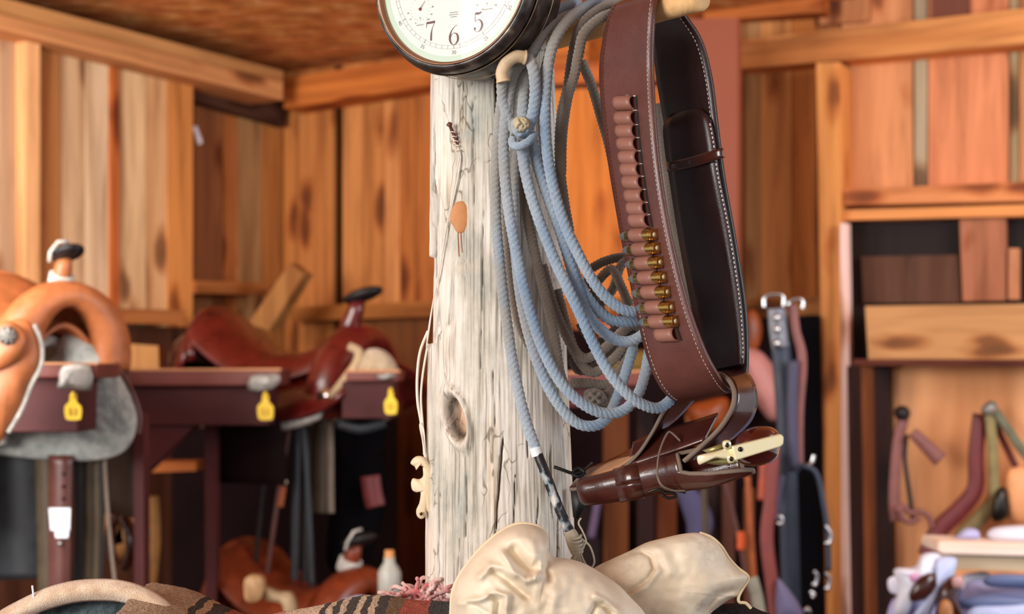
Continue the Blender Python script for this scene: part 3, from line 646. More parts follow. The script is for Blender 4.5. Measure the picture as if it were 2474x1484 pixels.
coil = [
 [(1395, 2, 1.375), (1370, 14, 1.350), (1330, 30, 1.325), (1290, 66, 1.315), (1255, 120, 1.318), (1222, 190, 1.322), (1206, 300, 1.322), (1197, 420, 1.320), (1199, 540, 1.318), (1212, 680, 1.315), (1230, 820, 1.310), (1247, 920, 1.305), (1270, 1015, 1.300), (1297, 1092, 1.295)],
 [(1425, 12, 1.355), (1395, 30, 1.335), (1345, 52, 1.31), (1308, 86, 1.30), (1285, 130, 1.302), (1245, 172, 1.30), (1226, 250, 1.30), (1217, 360, 1.30), (1228, 500, 1.298), (1258, 660, 1.295), (1286, 770, 1.29), (1318, 858, 1.29), (1356, 926, 1.292), (1402, 972, 1.296), (1454, 998, 1.305), (1502, 994, 1.315), (1538, 960, 1.325), (1558, 906, 1.335), (1568, 850, 1.34), (1580, 760, 1.345)],
 [(1455, -2, 1.35), (1420, 14, 1.325), (1370, 52, 1.300), (1335, 112, 1.29), (1320, 200, 1.29), (1318, 320, 1.292), (1332, 430, 1.292), (1360, 530, 1.292), (1396, 612, 1.294), (1440, 690, 1.298), (1487, 738, 1.306), (1530, 754, 1.316), (1570, 740, 1.33), (1600, 690, 1.34)],
 [(1262, 355, 1.303), (1268, 410, 1.302), (1292, 501, 1.300), (1336, 619, 1.296), (1367, 686, 1.292), (1402, 760, 1.288), (1436, 835, 1.286), (1473, 902, 1.286), (1518, 954, 1.290), (1558, 980, 1.298), (1595, 985, 1.31), (1630, 952, 1.325), (1655, 880, 1.345)],
 [(1285, 330, 1.312), (1300, 405, 1.312), (1329, 490, 1.31), (1362, 585, 1.308), (1390, 680, 1.306), (1425, 765, 1.308), (1470, 812, 1.312), (1515, 826, 1.318), (1556, 806, 1.328), (1590, 760, 1.34)],
 [(1290, 60, 1.335), (1262, 150, 1.338), (1250, 300, 1.335), (1240, 450, 1.330), (1243, 580, 1.325), (1262, 740, 1.315), (1296, 868, 1.312), (1338, 960, 1.312), (1387, 1018, 1.318), (1432, 1030, 1.325), (1466, 1012, 1.335), (1488, 970, 1.345), (1512, 900, 1.355), (1530, 840, 1.36)],
 [(1330, 120, 1.335), (1312, 220, 1.33), (1318, 380, 1.33), (1345, 530, 1.325), (1385, 650, 1.318), (1420, 720, 1.312), (1462, 765, 1.315), (1500, 778, 1.322), (1540, 776, 1.335), (1570, 770, 1.345)],
]
for c in coil:
    m = MB(); rope(m, c); m.build('rope_strand', BLUE, lar)
# eye with rawhide burner, standing part through it
m = MB(); rope(m, [(1275, 138, 1.286), (1288, 165, 1.283), (1293, 215, 1.285), (1288, 270, 1.290), (1276, 310, 1.295)], 13); rope(m, [(1212, 195, 1.290), (1214, 240, 1.297), (1230, 290, 1.30), (1246, 322, 1.298)], 12)
m.build('rope_eye', BLUE, lar)
m = MB(); rope(m, [(1278, 160, 1.312), (1266, 220, 1.305), (1263, 290, 1.302), (1262, 350, 1.302), (1268, 400, 1.306)], 14); m.build('rope_strand', BLUE, lar)
m = MB(); c = [P(*q) for q in cr([(1216, 198, 1.283), (1213, 176, 1.282), (1224, 152, 1.280), (1246, 137, 1.279), (1270, 139, 1.281)], 10)]
tube(m, c, lambda t: (15.5+(2.5 if t < .06 or t > .94 else 0))/FPX*1.28, 24, jit=.03); bu = m.build('rawhide_burner', leather('rawhide', '#c9b08e', .55, .3), lar); bu['label'] = 'tan rawhide sleeve on the rope eye'
m = MB()
blob(m, [(1234, 300), (1244, 284), (1262, 280), (1280, 287), (1287, 303), (1281, 325), (1262, 333), (1242, 326)], (1260, 306), 1.292, .013, .012, rings=10, n=5, disp=lambda x, y: .0035*math.sin(x*.23+y*.11)*math.cos(y*.2))
m.build('knot', BLUE, lar)
m = MB(); blob(m, [(1240, 292), (1250, 283), (1268, 284), (1280, 294), (1278, 310), (1262, 320), (1246, 316)], (1260, 300), 1.281, .006, .006, rings=14, n=5, disp=lambda x, y: .0035*noise.noise(Vector((x*.16, y*.16, 0)))-.002*math.exp(-(distpl(x, y, [(1258, 286), (1262, 300), (1250, 312)])/3)**2))
q = m.build('cut_end', leather('frayed_end', '#b5aa8a', .8, .3), lar); q['label'] = 'yellowish cut rope end of the knot'
m = MB(); rope(m, [(1238, 336, 1.292), (1240, 350, 1.286), (1258, 352, 1.281), (1280, 340, 1.283), (1291, 326, 1.292)], 9.5, pitch=.016); m.build('knot', BLUE, lar)
tail = [(1296, 1088, 1.295), (1305, 1112, 1.292), (1318, 1145, 1.29), (1335, 1190, 1.288), (1352, 1232, 1.286), (1372, 1275, 1.284), (1381, 1292, 1.283)]
m = MB(); ptube(m, [(1293, 1082, 1.295), (1299, 1103, 1.294)], 14.5, seg=20); m.build('whipping', plain('white_tape', '#dfe6ea', .6), lar)
def tape():
    m, nt, b = newmat('worn_black_tape'); b.inputs['Roughness'].default_value = .45; mp = coords(nt, (1, 1, .6)); n = N_(nt, 'ShaderNodeTexNoise'); n.inputs['Scale'].default_value = 75; n.inputs['Detail'].default_value = 5; nt.links.new(mp.outputs[0], n.inputs['Vector'])
    r = ramp(nt, n.outputs['Fac'], [(.57, lin('#17161a')), (.60, lin('#6f7f8a')), (.70, lin('#cfc9c4'))]); r.color_ramp.interpolation = 'LINEAR'; nt.links.new(r.outputs[0], b.inputs['Base Color']); bump(nt, b, n.outputs['Fac'], .8, .002); return m
m = MB(); tube(m, resample([P(*q) for q in cr(tail, 8)], .002), 12/FPX*1.29, 16, jit=.08); m.build('taped_tail', tape(), lar)
m = MB(); ptube(m, [(1376, 1282, 1.284), (1383, 1300, 1.283), (1392, 1325, 1.281), (1396, 1340, 1.28)], lambda t: 13+5*math.sin(t*3.1), seg=16)
for k in range(4): ptube(m, [(1372+k*2, 1298+k*9, 1.281), (1384+k*2, 1303+k*9, 1.275), (1400+k*2, 1299+k*9, 1.276), (1404+k*2, 1294+k*9, 1.282)], 3.4, seg=8)
ptube(m, [(1400, 1330, 1.278), (1416, 1310, 1.277), (1408, 1285, 1.278), (1398, 1265, 1.28), (1404, 1252, 1.28)], 2.4, seg=6)
ptube(m, [(1402, 1300, 1.278), (1425, 1320, 1.277), (1436, 1355, 1.277), (1430, 1372, 1.277)], 2.6, seg=6)
for k in range(16):
    a = (k-7.5)/7.5; ptube(m, [(1396+a*8, 1338, 1.28+.004*math.sin(k*2.1)), (1396+a*16+random.uniform(-2, 2), 1356, 1.28+.006*math.sin(k*2.1)), (1402+a*24+random.uniform(-3, 3), 1384+random.uniform(-8, 6), 1.28+.008*math.sin(k*2.1))], 2.4, seg=6)
m.build('tassel', leather('frayed_fibre', '#a8a392', .9, .25), lar)
# grey rope behind
gr = thing('grey_rope_coil', 'dusty grey brown rope coil hanging behind the blue rope', 'rope', P(1430, 60, 1.34))
for c in ([(1500, 0, 1.335), (1450, 22, 1.315), (1405, 62, 1.31), (1384, 130, 1.318), (1372, 210, 1.325), (1356, 280, 1.333), (1352, 380, 1.34), (1362, 480, 1.345), (1376, 560, 1.348)],
          [(1505, 28, 1.325), (1455, 42, 1.30), (1412, 80, 1.297), (1398, 130, 1.30), (1388, 180, 1.305), (1370, 240, 1.318), (1358, 330, 1.335), (1356, 420, 1.345)],
          [(1262, 380, 1.345), (1268, 490, 1.342), (1298, 636, 1.338), (1335, 790, 1.335), (1352, 898, 1.34), (1372, 950, 1.345)],
          [(1222, 470, 1.345), (1231, 636, 1.342), (1251, 770, 1.338), (1291, 850, 1.335), (1335, 905, 1.34)],
          [(1405, 148, 1.375), (1430, 209, 1.376), (1453, 286, 1.378), (1470, 345, 1.38), (1500, 480, 1.385), (1560, 700, 1.39)],
          [(1592, 250, 1.365), (1600, 330, 1.368), (1616, 450, 1.37), (1632, 560, 1.372), (1645, 650, 1.375), (1660, 760, 1.38), (1668, 830, 1.385)],
          [(1610, 400, 1.375), (1636, 500, 1.376), (1655, 602, 1.378), (1669, 703, 1.38), (1676, 790, 1.385)],
          [(1310, 640, 1.36), (1345, 760, 1.362), (1400, 860, 1.362), (1450, 850, 1.365), (1520, 790, 1.37), (1560, 800, 1.375)],
          [(1378, 925, 1.375), (1420, 926, 1.372), (1462, 930, 1.372), (1500, 915, 1.375), (1520, 860, 1.378), (1535, 820, 1.38)],
          [(1345, 700, 1.37), (1385, 840, 1.368), (1430, 900, 1.366), (1490, 860, 1.37), (1530, 800, 1.38)],
          [(1452, 998, 1.375), (1478, 930, 1.372), (1506, 880, 1.372), (1530, 830, 1.375)]):
    m = MB(); rope(m, c, 11.5, pitch=.016, lob=.16); m.build('rope_strand', GREY, gr)
m = MB(); blob(m, [(1412, 945), (1440, 938), (1462, 952), (1466, 975), (1440, 988), (1414, 975)], (1438, 962), 1.365, .016, .012, rings=8, n=4, disp=lambda x, y: .005*math.sin(x*.3)*math.cos(y*.33)); m.build('knot', GREY, gr)
dk = thing('mohair_rope_coil', 'dark brown fuzzy rope coil furthest back on the peg', 'rope', P(1450, 640, 1.43))
for c in ([(1420, 655, 1.44), (1460, 632, 1.44), (1510, 622, 1.44), (1560, 640, 1.44)], [(1418, 660, 1.44), (1432, 690, 1.44), (1476, 650, 1.43), (1500, 690, 1.42), (1520, 740, 1.42)], [(1445, 740, 1.43), (1480, 700, 1.43), (1502, 640, 1.43), (1540, 620, 1.44)],
          [(1400, 780, 1.43), (1440, 830, 1.43), (1490, 790, 1.43), (1520, 720, 1.43)], [(1380, 860, 1.44), (1400, 895, 1.43), (1450, 880, 1.43), (1500, 820, 1.43)], [(1430, 700, 1.45), (1460, 760, 1.45), (1510, 800, 1.45)], [(1350, 800, 1.44), (1370, 860, 1.44), (1410, 890, 1.44), (1440, 870, 1.44)]):
    m = MB(); rope(m, c, 11, pitch=.014, lob=.2); m.build('rope_strand', DARK, dk)
# ------------------------------------------------------------------ gun belt
BS = [(1500, 8, 1.304, 1592, -22, 1.262), (1478, 26, 1.292, 1585, 0, 1.250), (1462, 80, 1.292, 1579, 60, 1.249), (1451, 170, 1.30, 1577, 160, 1.255), (1458, 280, 1.298, 1582, 275, 1.25),
 (1472, 390, 1.296, 1592, 390, 1.248), (1490, 500, 1.294, 1608, 500, 1.246), (1512, 620, 1.292, 1630, 610, 1.244), (1537, 740, 1.29, 1662, 735, 1.243), (1562, 850, 1.29, 1700, 840, 1.243),
 (1590, 922, 1.293, 1730, 898, 1.25), (1622, 960, 1.305, 1757, 936, 1.268), (1655, 968, 1.33, 1785, 938, 1.29), (1690, 945, 1.35, 1803, 905, 1.305), (1700, 860, 1.355, 1806, 835, 1.31), (1672, 720, 1.355, 1800, 730, 1.31),
 (1645, 570, 1.352, 1775, 570, 1.308), (1622, 420, 1.35, 1750, 430, 1.305), (1610, 320, 1.348, 1733, 300, 1.302), (1590, 200, 1.345, 1719, 190, 1.30), (1578, 110, 1.338, 1695, 100, 1.295), (1556, 52, 1.328, 1655, 38, 1.284), (1530, 20, 1.318, 1625, -4, 1.275)]
NB = 12; BC = cr(BS+[BS[0]], NB)
def belt(u, v, off=0):
    """u: section index (float), v: 0..1 across; off lifts towards the room"""
    def pt(uu, vv):
        uu = max(0, min(uu*NB, len(BC)-1.001)); i = int(uu); q = BC[i]*(1-(uu-i))+BC[i+1]*(uu-i); return P(*q[:3]).lerp(P(*q[3:]), vv)
    p = pt(u, v); a = pt(u+.05, v)-pt(u-.05, v); b = pt(u, v+.05)-pt(u, v-.05); n = a.cross(b).normalized()
    if n.y > 0: n = -n
    return p+n*off, a.normalized(), b.normalized(), n
bt = thing('gun_belt', 'brown leather cartridge belt draped over the wooden peg', 'belt', P(1560, 20, 1.28))
m = MB(); rows = []
for q in BC: rows.append([P(*q[:3]).lerp(P(*q[3:]), k/10) for k in range(11)])
sheet(m, rows[:13*NB], .0042); m.build('belt_front', M_['brown'], bt)
m = MB(); sheet(m, rows[13*NB-1:], .0042); k = m.build('belt_back', M_['brown_dark'], bt); k['label'] = 'dark smooth inner side of the belt at the back'
def stitches(u0, u1, v, name, mat, off=.0024, step=.0042, ln=.0026, r=.00032):
    m = MB(); pts = []; u = u0
    while u < u1:
        pts.append(belt(u, v, off)[0]); u += .01
    pts = resample(pts, .0006); n = int(step/.0006); k_ = int(ln/.0006)
    for i in range(0, len(pts)-n, n): tube(m, pts[i:i+k_+1], r, 5)
    return m.build(name, mat, bt)
stitches(.8, 11.5, .93, 'stitching', M_['thread']); stitches(.8, 8.0, .07, 'stitching', M_['thread_dark']); stitches(8.0, 11.3, .07, 'stitching', M_['thread'])
stitches(13.4, 21.5, .92, 'stitching', M_['thread'], r=.0005)
def find_u(py, v):
    lo, hi = 1.0, 11.0
    for _ in range(40):
        mid = (lo+hi)/2; p = belt(mid, v)[0]; y = HY-(p.z-CZ)/p.y*FPX
        if y < py: lo = mid
        else: hi = mid
    return lo
EMPTY = [250, 287, 318, 349, 381, 411, 441, 474, 504, 533]; FULL = [568, 601, 635, 670, 705, 741, 775]; allc = EMPTY+FULL+[807]
LM = M_['loop']; HW = .0062
frames_c = []
for py in allc:
    full = py in FULL; v0, v1 = (.31, .61) if full else (.33, .66); vm = (v0+v1)/2; u = find_u(py, vm); rows = []
    hh = .0102 if full else .0078
    for k in range(15):
        a = math.pi*k/14; du = math.cos(a)*HW; h = math.sin(a)**.8*hh+.0018
        if k in (0, 14): du *= 1.12; h = .0021
        row = []
        for j in range(7):
            v = v0+(v1-v0)*j/6; p, t, bb, n = belt(u, v); row.append(p+t*du+n*(h-(.0010 if j in (0, 6) else 0)))
        rows.append(row)
    m = MB(); sheet(m, rows, .0016); m.build('cartridge_loop', LM, bt)
    frames_c.append((py, u, full))
for i, (py, u, full) in enumerate(frames_c):     # dark slot between loops and the belt face
    if full: continue
    m = MB()
    p, t, bb, n = belt(u, .68, .0025); q = belt(u, .72, .0025)[0]
    m.add([p-t*HW*1.05, q-t*HW*1.05, q+t*HW*1.05, p+t*HW*1.05], [(0, 1, 2, 3)]); m.build('loop_seam', M_['black'], bt)
m = MB(); p0 = belt(frames_c[0][1]-.13, .38, .003)[0]; p1 = belt(frames_c[0][1]-.13, .70, .003)[0]; tube(m, [p0, (p0+p1)/2+Vector((0, 0, .001)), p1], .0007, 6)
for i in range(1, 10):
    uu = (frames_c[i][1]+frames_c[i-1][1])/2; a = belt(uu, .36, .0028)[0]; b_ = belt(uu, .71, .0028)[0]; tube(m, [a.lerp(b_, .55), b_], .0004, 5)
m.build('stitching', M_['thread'], bt)
# cartridges
CR = .0054
def cartridge(M):
    o = thing('cartridge', '', 'cartridge', (0, 0, 0), 'cartridges in the belt loops'); I = Matrix.Identity(4)
    m = MB(); lathe(m, [(0, .0165), (.0010, .0163), (CR-.0004, .0165), (CR+.0002, .0160), (CR+.0002, .0150), (CR-.0006, .0146), (CR-.0006, .0138), (CR, .0132), (CR-.0001, -.0118), (CR-.0005, -.0125)], I, 28); m.build('brass_case', M_['brass'], o, auto=30)
    m = MB(); lathe(m, [(CR-.0006, -.0122), (CR-.0009, -.0145), (CR-.0018, -.0172), (CR-.0032, -.0194), (.0012, -.0207), (0, -.0210)], I, 28); m.build('bullet', M_['lead'], o, auto=50)
    m = MB(); lathe(m, [(0, .0166), (.0022, .0166), (.0022, .0164)], I, 16); m.build('primer', M_['brass_pale'], o)
    return o
proto = cartridge(None); names = ['topmost', 'second from the top', 'third from the top', 'fourth from the top', 'third from the bottom', 'second from the bottom', 'lowest']; ci = 0
for (py, u, full) in frames_c:
    if not full: continue
    p, t, bb, n = belt(u, .465, .0066); z = bb; x = t-z*t.dot(z); x.normalize(); y = z.cross(x)
    Mx = Matrix(((x.x, y.x, z.x*1.2, p.x), (x.y, y.y, z.y*1.2, p.y), (x.z, y.z, z.z*1.2, p.z), (0, 0, 0, 1)))
    o = proto if ci == 0 else dup(proto, Mx); o.matrix_world = Mx; o['label'] = 'brass cartridge with grey bullet, %s of the seven in the belt loops' % names[ci]; ci += 1
# billet with keeper on the back
BB = [(1632, 272, 1.338, 1692, 262, 1.306), (1612, 290, 1.338, 1708, 278, 1.300), (1604, 312, 1.337, 1718, 300, 1.297), (1608, 360, 1.337, 1727, 350, 1.295), (1617, 420, 1.338, 1738, 430, 1.295), (1640, 570, 1.342, 1766, 570, 1.298), (1668, 720, 1.345, 1790, 730, 1.30), (1696, 850, 1.345, 1797, 835, 1.30), (1702, 900, 1.342, 1795, 880, 1.297)]
m = MB(); ribbon(m, BB, .0032, 8, 6); m.build('billet', M_['brown_dark'], bt)
m = MB(); pl = [P(a*.975+b*.025, y*.975+z*.025-2, c-.003) for a, y, c, b, z, e in [tuple(q) for q in cr([(q[3], q[4], q[5], q[0], q[1], q[2]) for q in BB[2:]], 10)]]
pl = resample(pl, .0006)
for i in range(0, len(pl)-7, 7): tube(m, pl[i:i+5], .0007, 5)
m.build('stitching', M_['thread'], bt)
m = MB(); ribbon(m, [(1612, 392, 1.352, 1616, 414, 1.352), (1613, 392, 1.333, 1617, 414, 1.333), (1640, 387, 1.323, 1642, 411, 1.323), (1690, 374, 1.302, 1692, 399, 1.302), (1735, 360, 1.286, 1739, 384, 1.286), (1744, 358, 1.290, 1748, 382, 1.290), (1743, 358, 1.306, 1747, 382, 1.306)], .0026, 6, 3)
m.build('keeper', M_['holster'], bt)

# ------------------------------------------------------------------ holster
ho = thing('holster', 'glossy dark brown leather holster slung from the bottom of the belt', 'holster', P(1590, 1220, 1.30))
cl = cr([(1398, 1190, 1.345, 3), (1400, 1190, 1.344, 20), (1408, 1189, 1.342, 28), (1430, 1186, 1.338, 31), (1500, 1172, 1.325, 35), (1580, 1153, 1.31, 39), (1650, 1140, 1.295, 43), (1710, 1128, 1.28, 46), (1770, 1112, 1.268, 43), (1812, 1103, 1.26, 38)], 10)
NS = 40; rows = []
def clp(s):
    s = max(0, min(.9999, s))*(len(cl)-1); i = int(s); return cl[i]*(1-(s-i))+cl[min(i+1, len(cl)-1)]*(s-i)
segA = 36
for k in range(NS+1):
    row = []
    for j in range(segA+1):
        a = 2*math.pi*j/segA+math.pi; up = math.sin(a)          # a=90deg: top
        e = 1.0-.34*max(0, min(1, (up+.85)/.75)); e = max(e, .93-.1*max(0, up)) if math.cos(a) < -.15 else e
        q = clp((k/NS)**1.0*e); r = q[3]
        row.append(P(q[0]-math.sin(a)*r*.22, q[1]-up*r, q[2]-math.cos(a)*r/FPX*q[2]*.8))
    rows.append(row)
m = MB(); sheet(m, rows, .003); m.build('holster_body', M_['holster'], ho)
m = MB(); e = [r for r in rows[-1]]; tube(m, e, .0021, 8); x = m.build('mouth_edge', M_['edge'], ho); x['label'] = 'raw grey leather edge of the mouth'
m = MB(); ribbon(m, [(1376, 1182, 1.352, 1395, 1160, 1.372), (1400, 1180, 1.350, 1425, 1134, 1.372), (1440, 1160, 1.345, 1468, 1116, 1.368), (1495, 1136, 1.340, 1510, 1096, 1.366), (1540, 1098, 1.334, 1562, 1066, 1.364), (1575, 1046, 1.332, 1604, 1035, 1.36), (1600, 1000, 1.33, 1645, 1000, 1.356), (1626, 958, 1.33, 1682, 958, 1.352)], .0034, 8, 6)
x = m.build('belt_flap', M_['holster'], ho)
m = MB(); ribbon(m, [(1404, 1170, 1.347, 1430, 1137, 1.368), (1440, 1153, 1.342, 1466, 1118, 1.365), (1492, 1132, 1.337, 1508, 1099, 1.363), (1530, 1104, 1.334, 1548, 1080, 1.360)], .001, 6, 3); x = m.build('flap_lining', M_['suede'], ho); x['label'] = 'tan suede inner face of the flap'
m = MB(); ptube(m, [(1376, 1183, 1.351), (1402, 1180, 1.348), (1441, 1161, 1.343), (1496, 1137, 1.338), (1540, 1099, 1.332), (1575, 1047, 1.330), (1600, 1000, 1.328), (1626, 962, 1.328)], 4.5, seg=8); x = m.build('flap_edge', M_['edge'], ho)
m = MB(); ribbon(m, [(1655, 1113, 1.262, 1690, 1108, 1.29), (1695, 1078, 1.256, 1730, 1082, 1.29), (1738, 1036, 1.25, 1775, 1052, 1.29), (1768, 990, 1.248, 1812, 1015, 1.285), (1775, 952, 1.252, 1826, 975, 1.282), (1765, 922, 1.262, 1822, 935, 1.285), (1745, 906, 1.275, 1808, 908, 1.295), (1725, 902, 1.30, 1785, 897, 1.31)], .004, 8, 6, ); m.build('belt_loop', M_['holster'], ho)
m = MB(); ptube(m, [(1652, 1115, 1.259), (1694, 1079, 1.253), (1737, 1037, 1.247), (1767, 990, 1.245), (1774, 952, 1.249), (1764, 923, 1.259), (1745, 907, 1.272)], 6, seg=8); m.build('loop_edge', M_['edge'], ho)
m = MB(); ribbon(m, [(1520, 1128, 1.335, 1530, 1070, 1.355), (1580, 1108, 1.322, 1600, 1040, 1.348), (1640, 1088, 1.308, 1665, 1022, 1.335), (1700, 1066, 1.296, 1735, 1000, 1.32)], .003, 8, 6); m.build('back_plate', M_['holster'], ho)
def ring_on(s, wpx, lift, name, mat, a0=0, a1=2*math.pi):
    rr = []
    for j in range(31):
        a = a0+(a1-a0)*j/30; row = []
        for t in (-1, 0, 1):
            q = clp(s+t*wpx/2/420); r = q[3]+lift; row.append(P(q[0]-math.sin(a)*r*.22, q[1]-math.sin(a)*r, q[2]-math.cos(a)*r/FPX*q[2]*.8))
        rr.append(row)
    m = MB(); sheet(m, rr, .0022); return m.build(name, mat, ho)
ring_on(.47, 34, 4, 'retaining_band', M_['holster'])
m = MB(); ptube(m, [(1588, 1150, 1.278), (1590, 1110, 1.288), (1598, 1078, 1.30), (1612, 1048, 1.31), (1622, 1046, 1.312), (1644, 1066, 1.312)], 2.6, seg=8); ptube(m, [(1588, 1150, 1.278), (1598, 1172, 1.278), (1625, 1185, 1.285), (1655, 1186, 1.292)], 3, seg=8); m.build('hammer_thong', M_['edge'], ho)
m = MB(); 
for pts in ([(1566, 1190, 1.295), (1590, 1182, 1.293), (1612, 1192, 1.293), (1632, 1186, 1.293), (1656, 1190, 1.295)], [(1600, 1196, 1.290), (1615, 1204, 1.290), (1635, 1200, 1.290), (1624, 1192, 1.290), (1604, 1193, 1.290)]): ptube(m, pts, 3.6, seg=8)
m.build('metal_buckle', M_['dark_steel'], ho)
m = MB()
for pts in ([(1338, 1128, 1.345), (1360, 1136, 1.345), (1385, 1144, 1.348), (1405, 1140, 1.35), (1425, 1124, 1.352), (1432, 1118, 1.352)], [(1382, 1146, 1.347), (1398, 1152, 1.346), (1412, 1142, 1.348), (1398, 1132, 1.35), (1384, 1140, 1.348)]): ptube(m, pts, 4.2, seg=8)
m.build('toe_tie', M_['black'], ho)
m = MB(); pprism(m, [(1378, 1180), (1410, 1178), (1420, 1215), (1396, 1255), (1385, 1250)], 1.38, .006); m.build('toe_strap', M_['black'], ho)

# ------------------------------------------------------------------ revolver
gn = thing('revolver', 'revolver with dark red wooden grip and pale brass frame in the holster', 'revolver', P(1830, 1125, 1.22))
m = MB(); blob(m, [(1772, 1072), (1786, 1048), (1812, 1034), (1845, 1030), (1872, 1036), (1884, 1056), (1882, 1095), (1866, 1116), (1834, 1126), (1800, 1124), (1776, 1108)], (1826, 1078), 1.232, .022, .018, rings=16, n=5, pw=2.6); m.build('grip', M_['grip'], gn)
m = MB(); f = [(1768, 1079), (1888, 1049), (1894, 1056), (1893, 1074), (1886, 1080), (1776, 1114)]; pprism(m, f, 1.2, .010); m.build('backstrap', M_['brass_pale'], gn, bevel=.0012, smooth=False)
m = MB(); blob(m, [(1684, 1106), (1692, 1099), (1725, 1092), (1745, 1086), (1772, 1082), (1776, 1108), (1752, 1110), (1730, 1108), (1700, 1120), (1688, 1122)], (1730, 1102), 1.208, .004, .012, rings=8, n=4); m.build('trigger_guard', M_['brass_pale'], gn)
m = MB(); blob(m, [(1706, 1118), (1740, 1108), (1776, 1108), (1780, 1120), (1740, 1124)], (1745, 1115), 1.214, .003, .01, rings=6, n=4); pprism(m, [(1700, 1090), (1748, 1072), (1760, 1080), (1715, 1098)], 1.216, .01); m.build('frame', plain('aged_brass', '#9a9462', .35, .6), gn)
for cx_, cy_ in ((1757, 1076), (1767, 1109)):
    m = MB(); a = [(cx_-9, cy_-8), (cx_+6, cy_-11), (cx_+9, cy_+6), (cx_-6, cy_+10)]; pprism(m, a, 1.204, .008, smooth=3); g = m.build('lug', M_['brass_pale'], gn)
    m = MB(); pprism(m, [(cx_+5.2*math.cos(t), cy_+6*math.sin(t)) for t in np.linspace(0, 6.28, 14, endpoint=False)], 1.2036, .001); m.build('screw_hole', plain('screw_black', '#15130f', .4), g)
m = MB(); pprism(m, [(1789+6*math.cos(t), 1086+6*math.sin(t)) for t in np.linspace(0, 6.28, 16, endpoint=False)], 1.1990, .002); m.build('screw', M_['dark_steel'], gn)
m = MB(); pprism(m, [(1757, 1126), (1762, 1122), (1766, 1128), (1760, 1132)], 1.22, .002); m.build('screw', M_['steel'], gn)

# ------------------------------------------------------------------ gloves
def glovemat(name, soil):
    m, nt, b = newmat(name); b.inputs['Roughness'].default_value = .5; b.inputs['Specular IOR Level'].default_value = .4; mp = coords(nt, (1, 1, 1))
    n = N_(nt, 'ShaderNodeTexNoise'); n.inputs['Scale'].default_value = 22; n.inputs['Detail'].default_value = 5; nt.links.new(mp.outputs[0], n.inputs['Vector'])
    r = ramp(nt, n.outputs['Fac'], [(.3, lin('#cdbca2')), (.5, lin('#e0d2ba')), (.7, lin('#e9dec9'))])
    g = N_(nt, 'ShaderNodeTexNoise'); g.inputs['Scale'].default_value = 12; g.inputs['Detail'].default_value = 9; g.inputs['Roughness'].default_value = .7; nt.links.new(mp.outputs[0], g.inputs['Vector'])
    s = ramp(nt, g.outputs['Fac'], [(.54-.02*soil, (0, 0, 0)), (.72, (.75*soil,)*3)]); c = mixc(nt, 'MIX', s.outputs[0], r.outputs[0], lin('#6f5c38'))
    nt.links.new(c, b.inputs['Base Color']); f = N_(nt, 'ShaderNodeTexNoise'); f.inputs['Scale'].default_value = 500; nt.links.new(mp.outputs[0], f.inputs['Vector']); bump(nt, b, f.outputs['Fac'], .15, .001); return m
cre1 = [([(1243, 1330), (1262, 1355), (1282, 1374), (1300, 1372)], -.013, 13), ([(1215, 1340), (1240, 1378), (1270, 1404), (1292, 1398), (1306, 1368)], .009, 9), ([(1192, 1378), (1225, 1400), (1252, 1425), (1275, 1442)], -.008, 9), ([(1160, 1395), (1185, 1370), (1215, 1372), (1240, 1392)], .007, 10),
        ([(1190, 1440), (1205, 1452), (1200, 1484), (1180, 1530)], -.008, 8), ([(1105, 1458), (1160, 1448), (1200, 1432), (1226, 1440), (1222, 1484)], .007, 8), ([(1118, 1452), (1150, 1466), (1180, 1484)], -.004, 5), ([(1430, 1484), (1440, 1462), (1458, 1462), (1480, 1484)], -.006, 6), ([(1440, 1440), (1460, 1450), (1500, 1484)], .005, 7), ([(1322, 1340), (1318, 1375), (1330, 1400)], -.006, 9), ([(1340, 1400), (1345, 1440), (1330, 1484)], .004, 14), ([(1250, 1290), (1285, 1310), (1295, 1345)], .003, 12)]
def disp1(x, y):
    s = 0
    for pl, a, w_ in cre1:
        d_ = distpl(x, y, pl); s += a*math.exp(-(d_/w_)**2)
    return s+.003*noise.noise(Vector((x*.014, y*.014, 0)))+.0018*noise.noise(Vector((x*.045, y*.045, 3)))
GL = 'gloves lying on the blanket'
g1 = thing('leather_glove', 'cream leather work glove in front, lying with its wide cuff towards the post', 'glove', P(1300, 1600, 1.2), GL)
o1 = [(1088, 1484), (1092, 1430), (1108, 1390), (1138, 1348), (1172, 1312), (1208, 1283), (1245, 1266), (1282, 1266), (1310, 1278), (1325, 1298), (1324, 1325), (1338, 1345), (1372, 1350), (1412, 1362), (1448, 1382), (1490, 1410), (1520, 1440), (1560, 1486), (1590, 1560), (1560, 1640), (1440, 1690), (1280, 1690), (1150, 1640), (1098, 1560)]
m = MB(); blob(m, o1, (1300, 1480), 1.235, .055, .03, rings=60, n=10, disp=disp1, pw=2.6); m.build('glove_body', glovemat('cream_glove_leather', .35), g1)
hem = [(1086, 1530, 1.231), (1089, 1484, 1.230), (1093, 1432, 1.229), (1110, 1391, 1.228), (1140, 1349, 1.227), (1174, 1313, 1.227), (1210, 1284, 1.227), (1246, 1267, 1.228), (1283, 1267, 1.229), (1310, 1279, 1.231), (1326, 1299, 1.235)]
m = MB(); ptube(m, hem, 4.2, seg=10); h2 = [(x+8.5*(1 if y > 1300 else .4), y+(9 if x > 1150 else 4), d_-.006) for x, y, d_ in hem[:-1]]; ptube(m, h2, 2.0, seg=8); m.build('cuff_hem', leather('cream_hem', '#e2d0ad', .6, .1), g1)
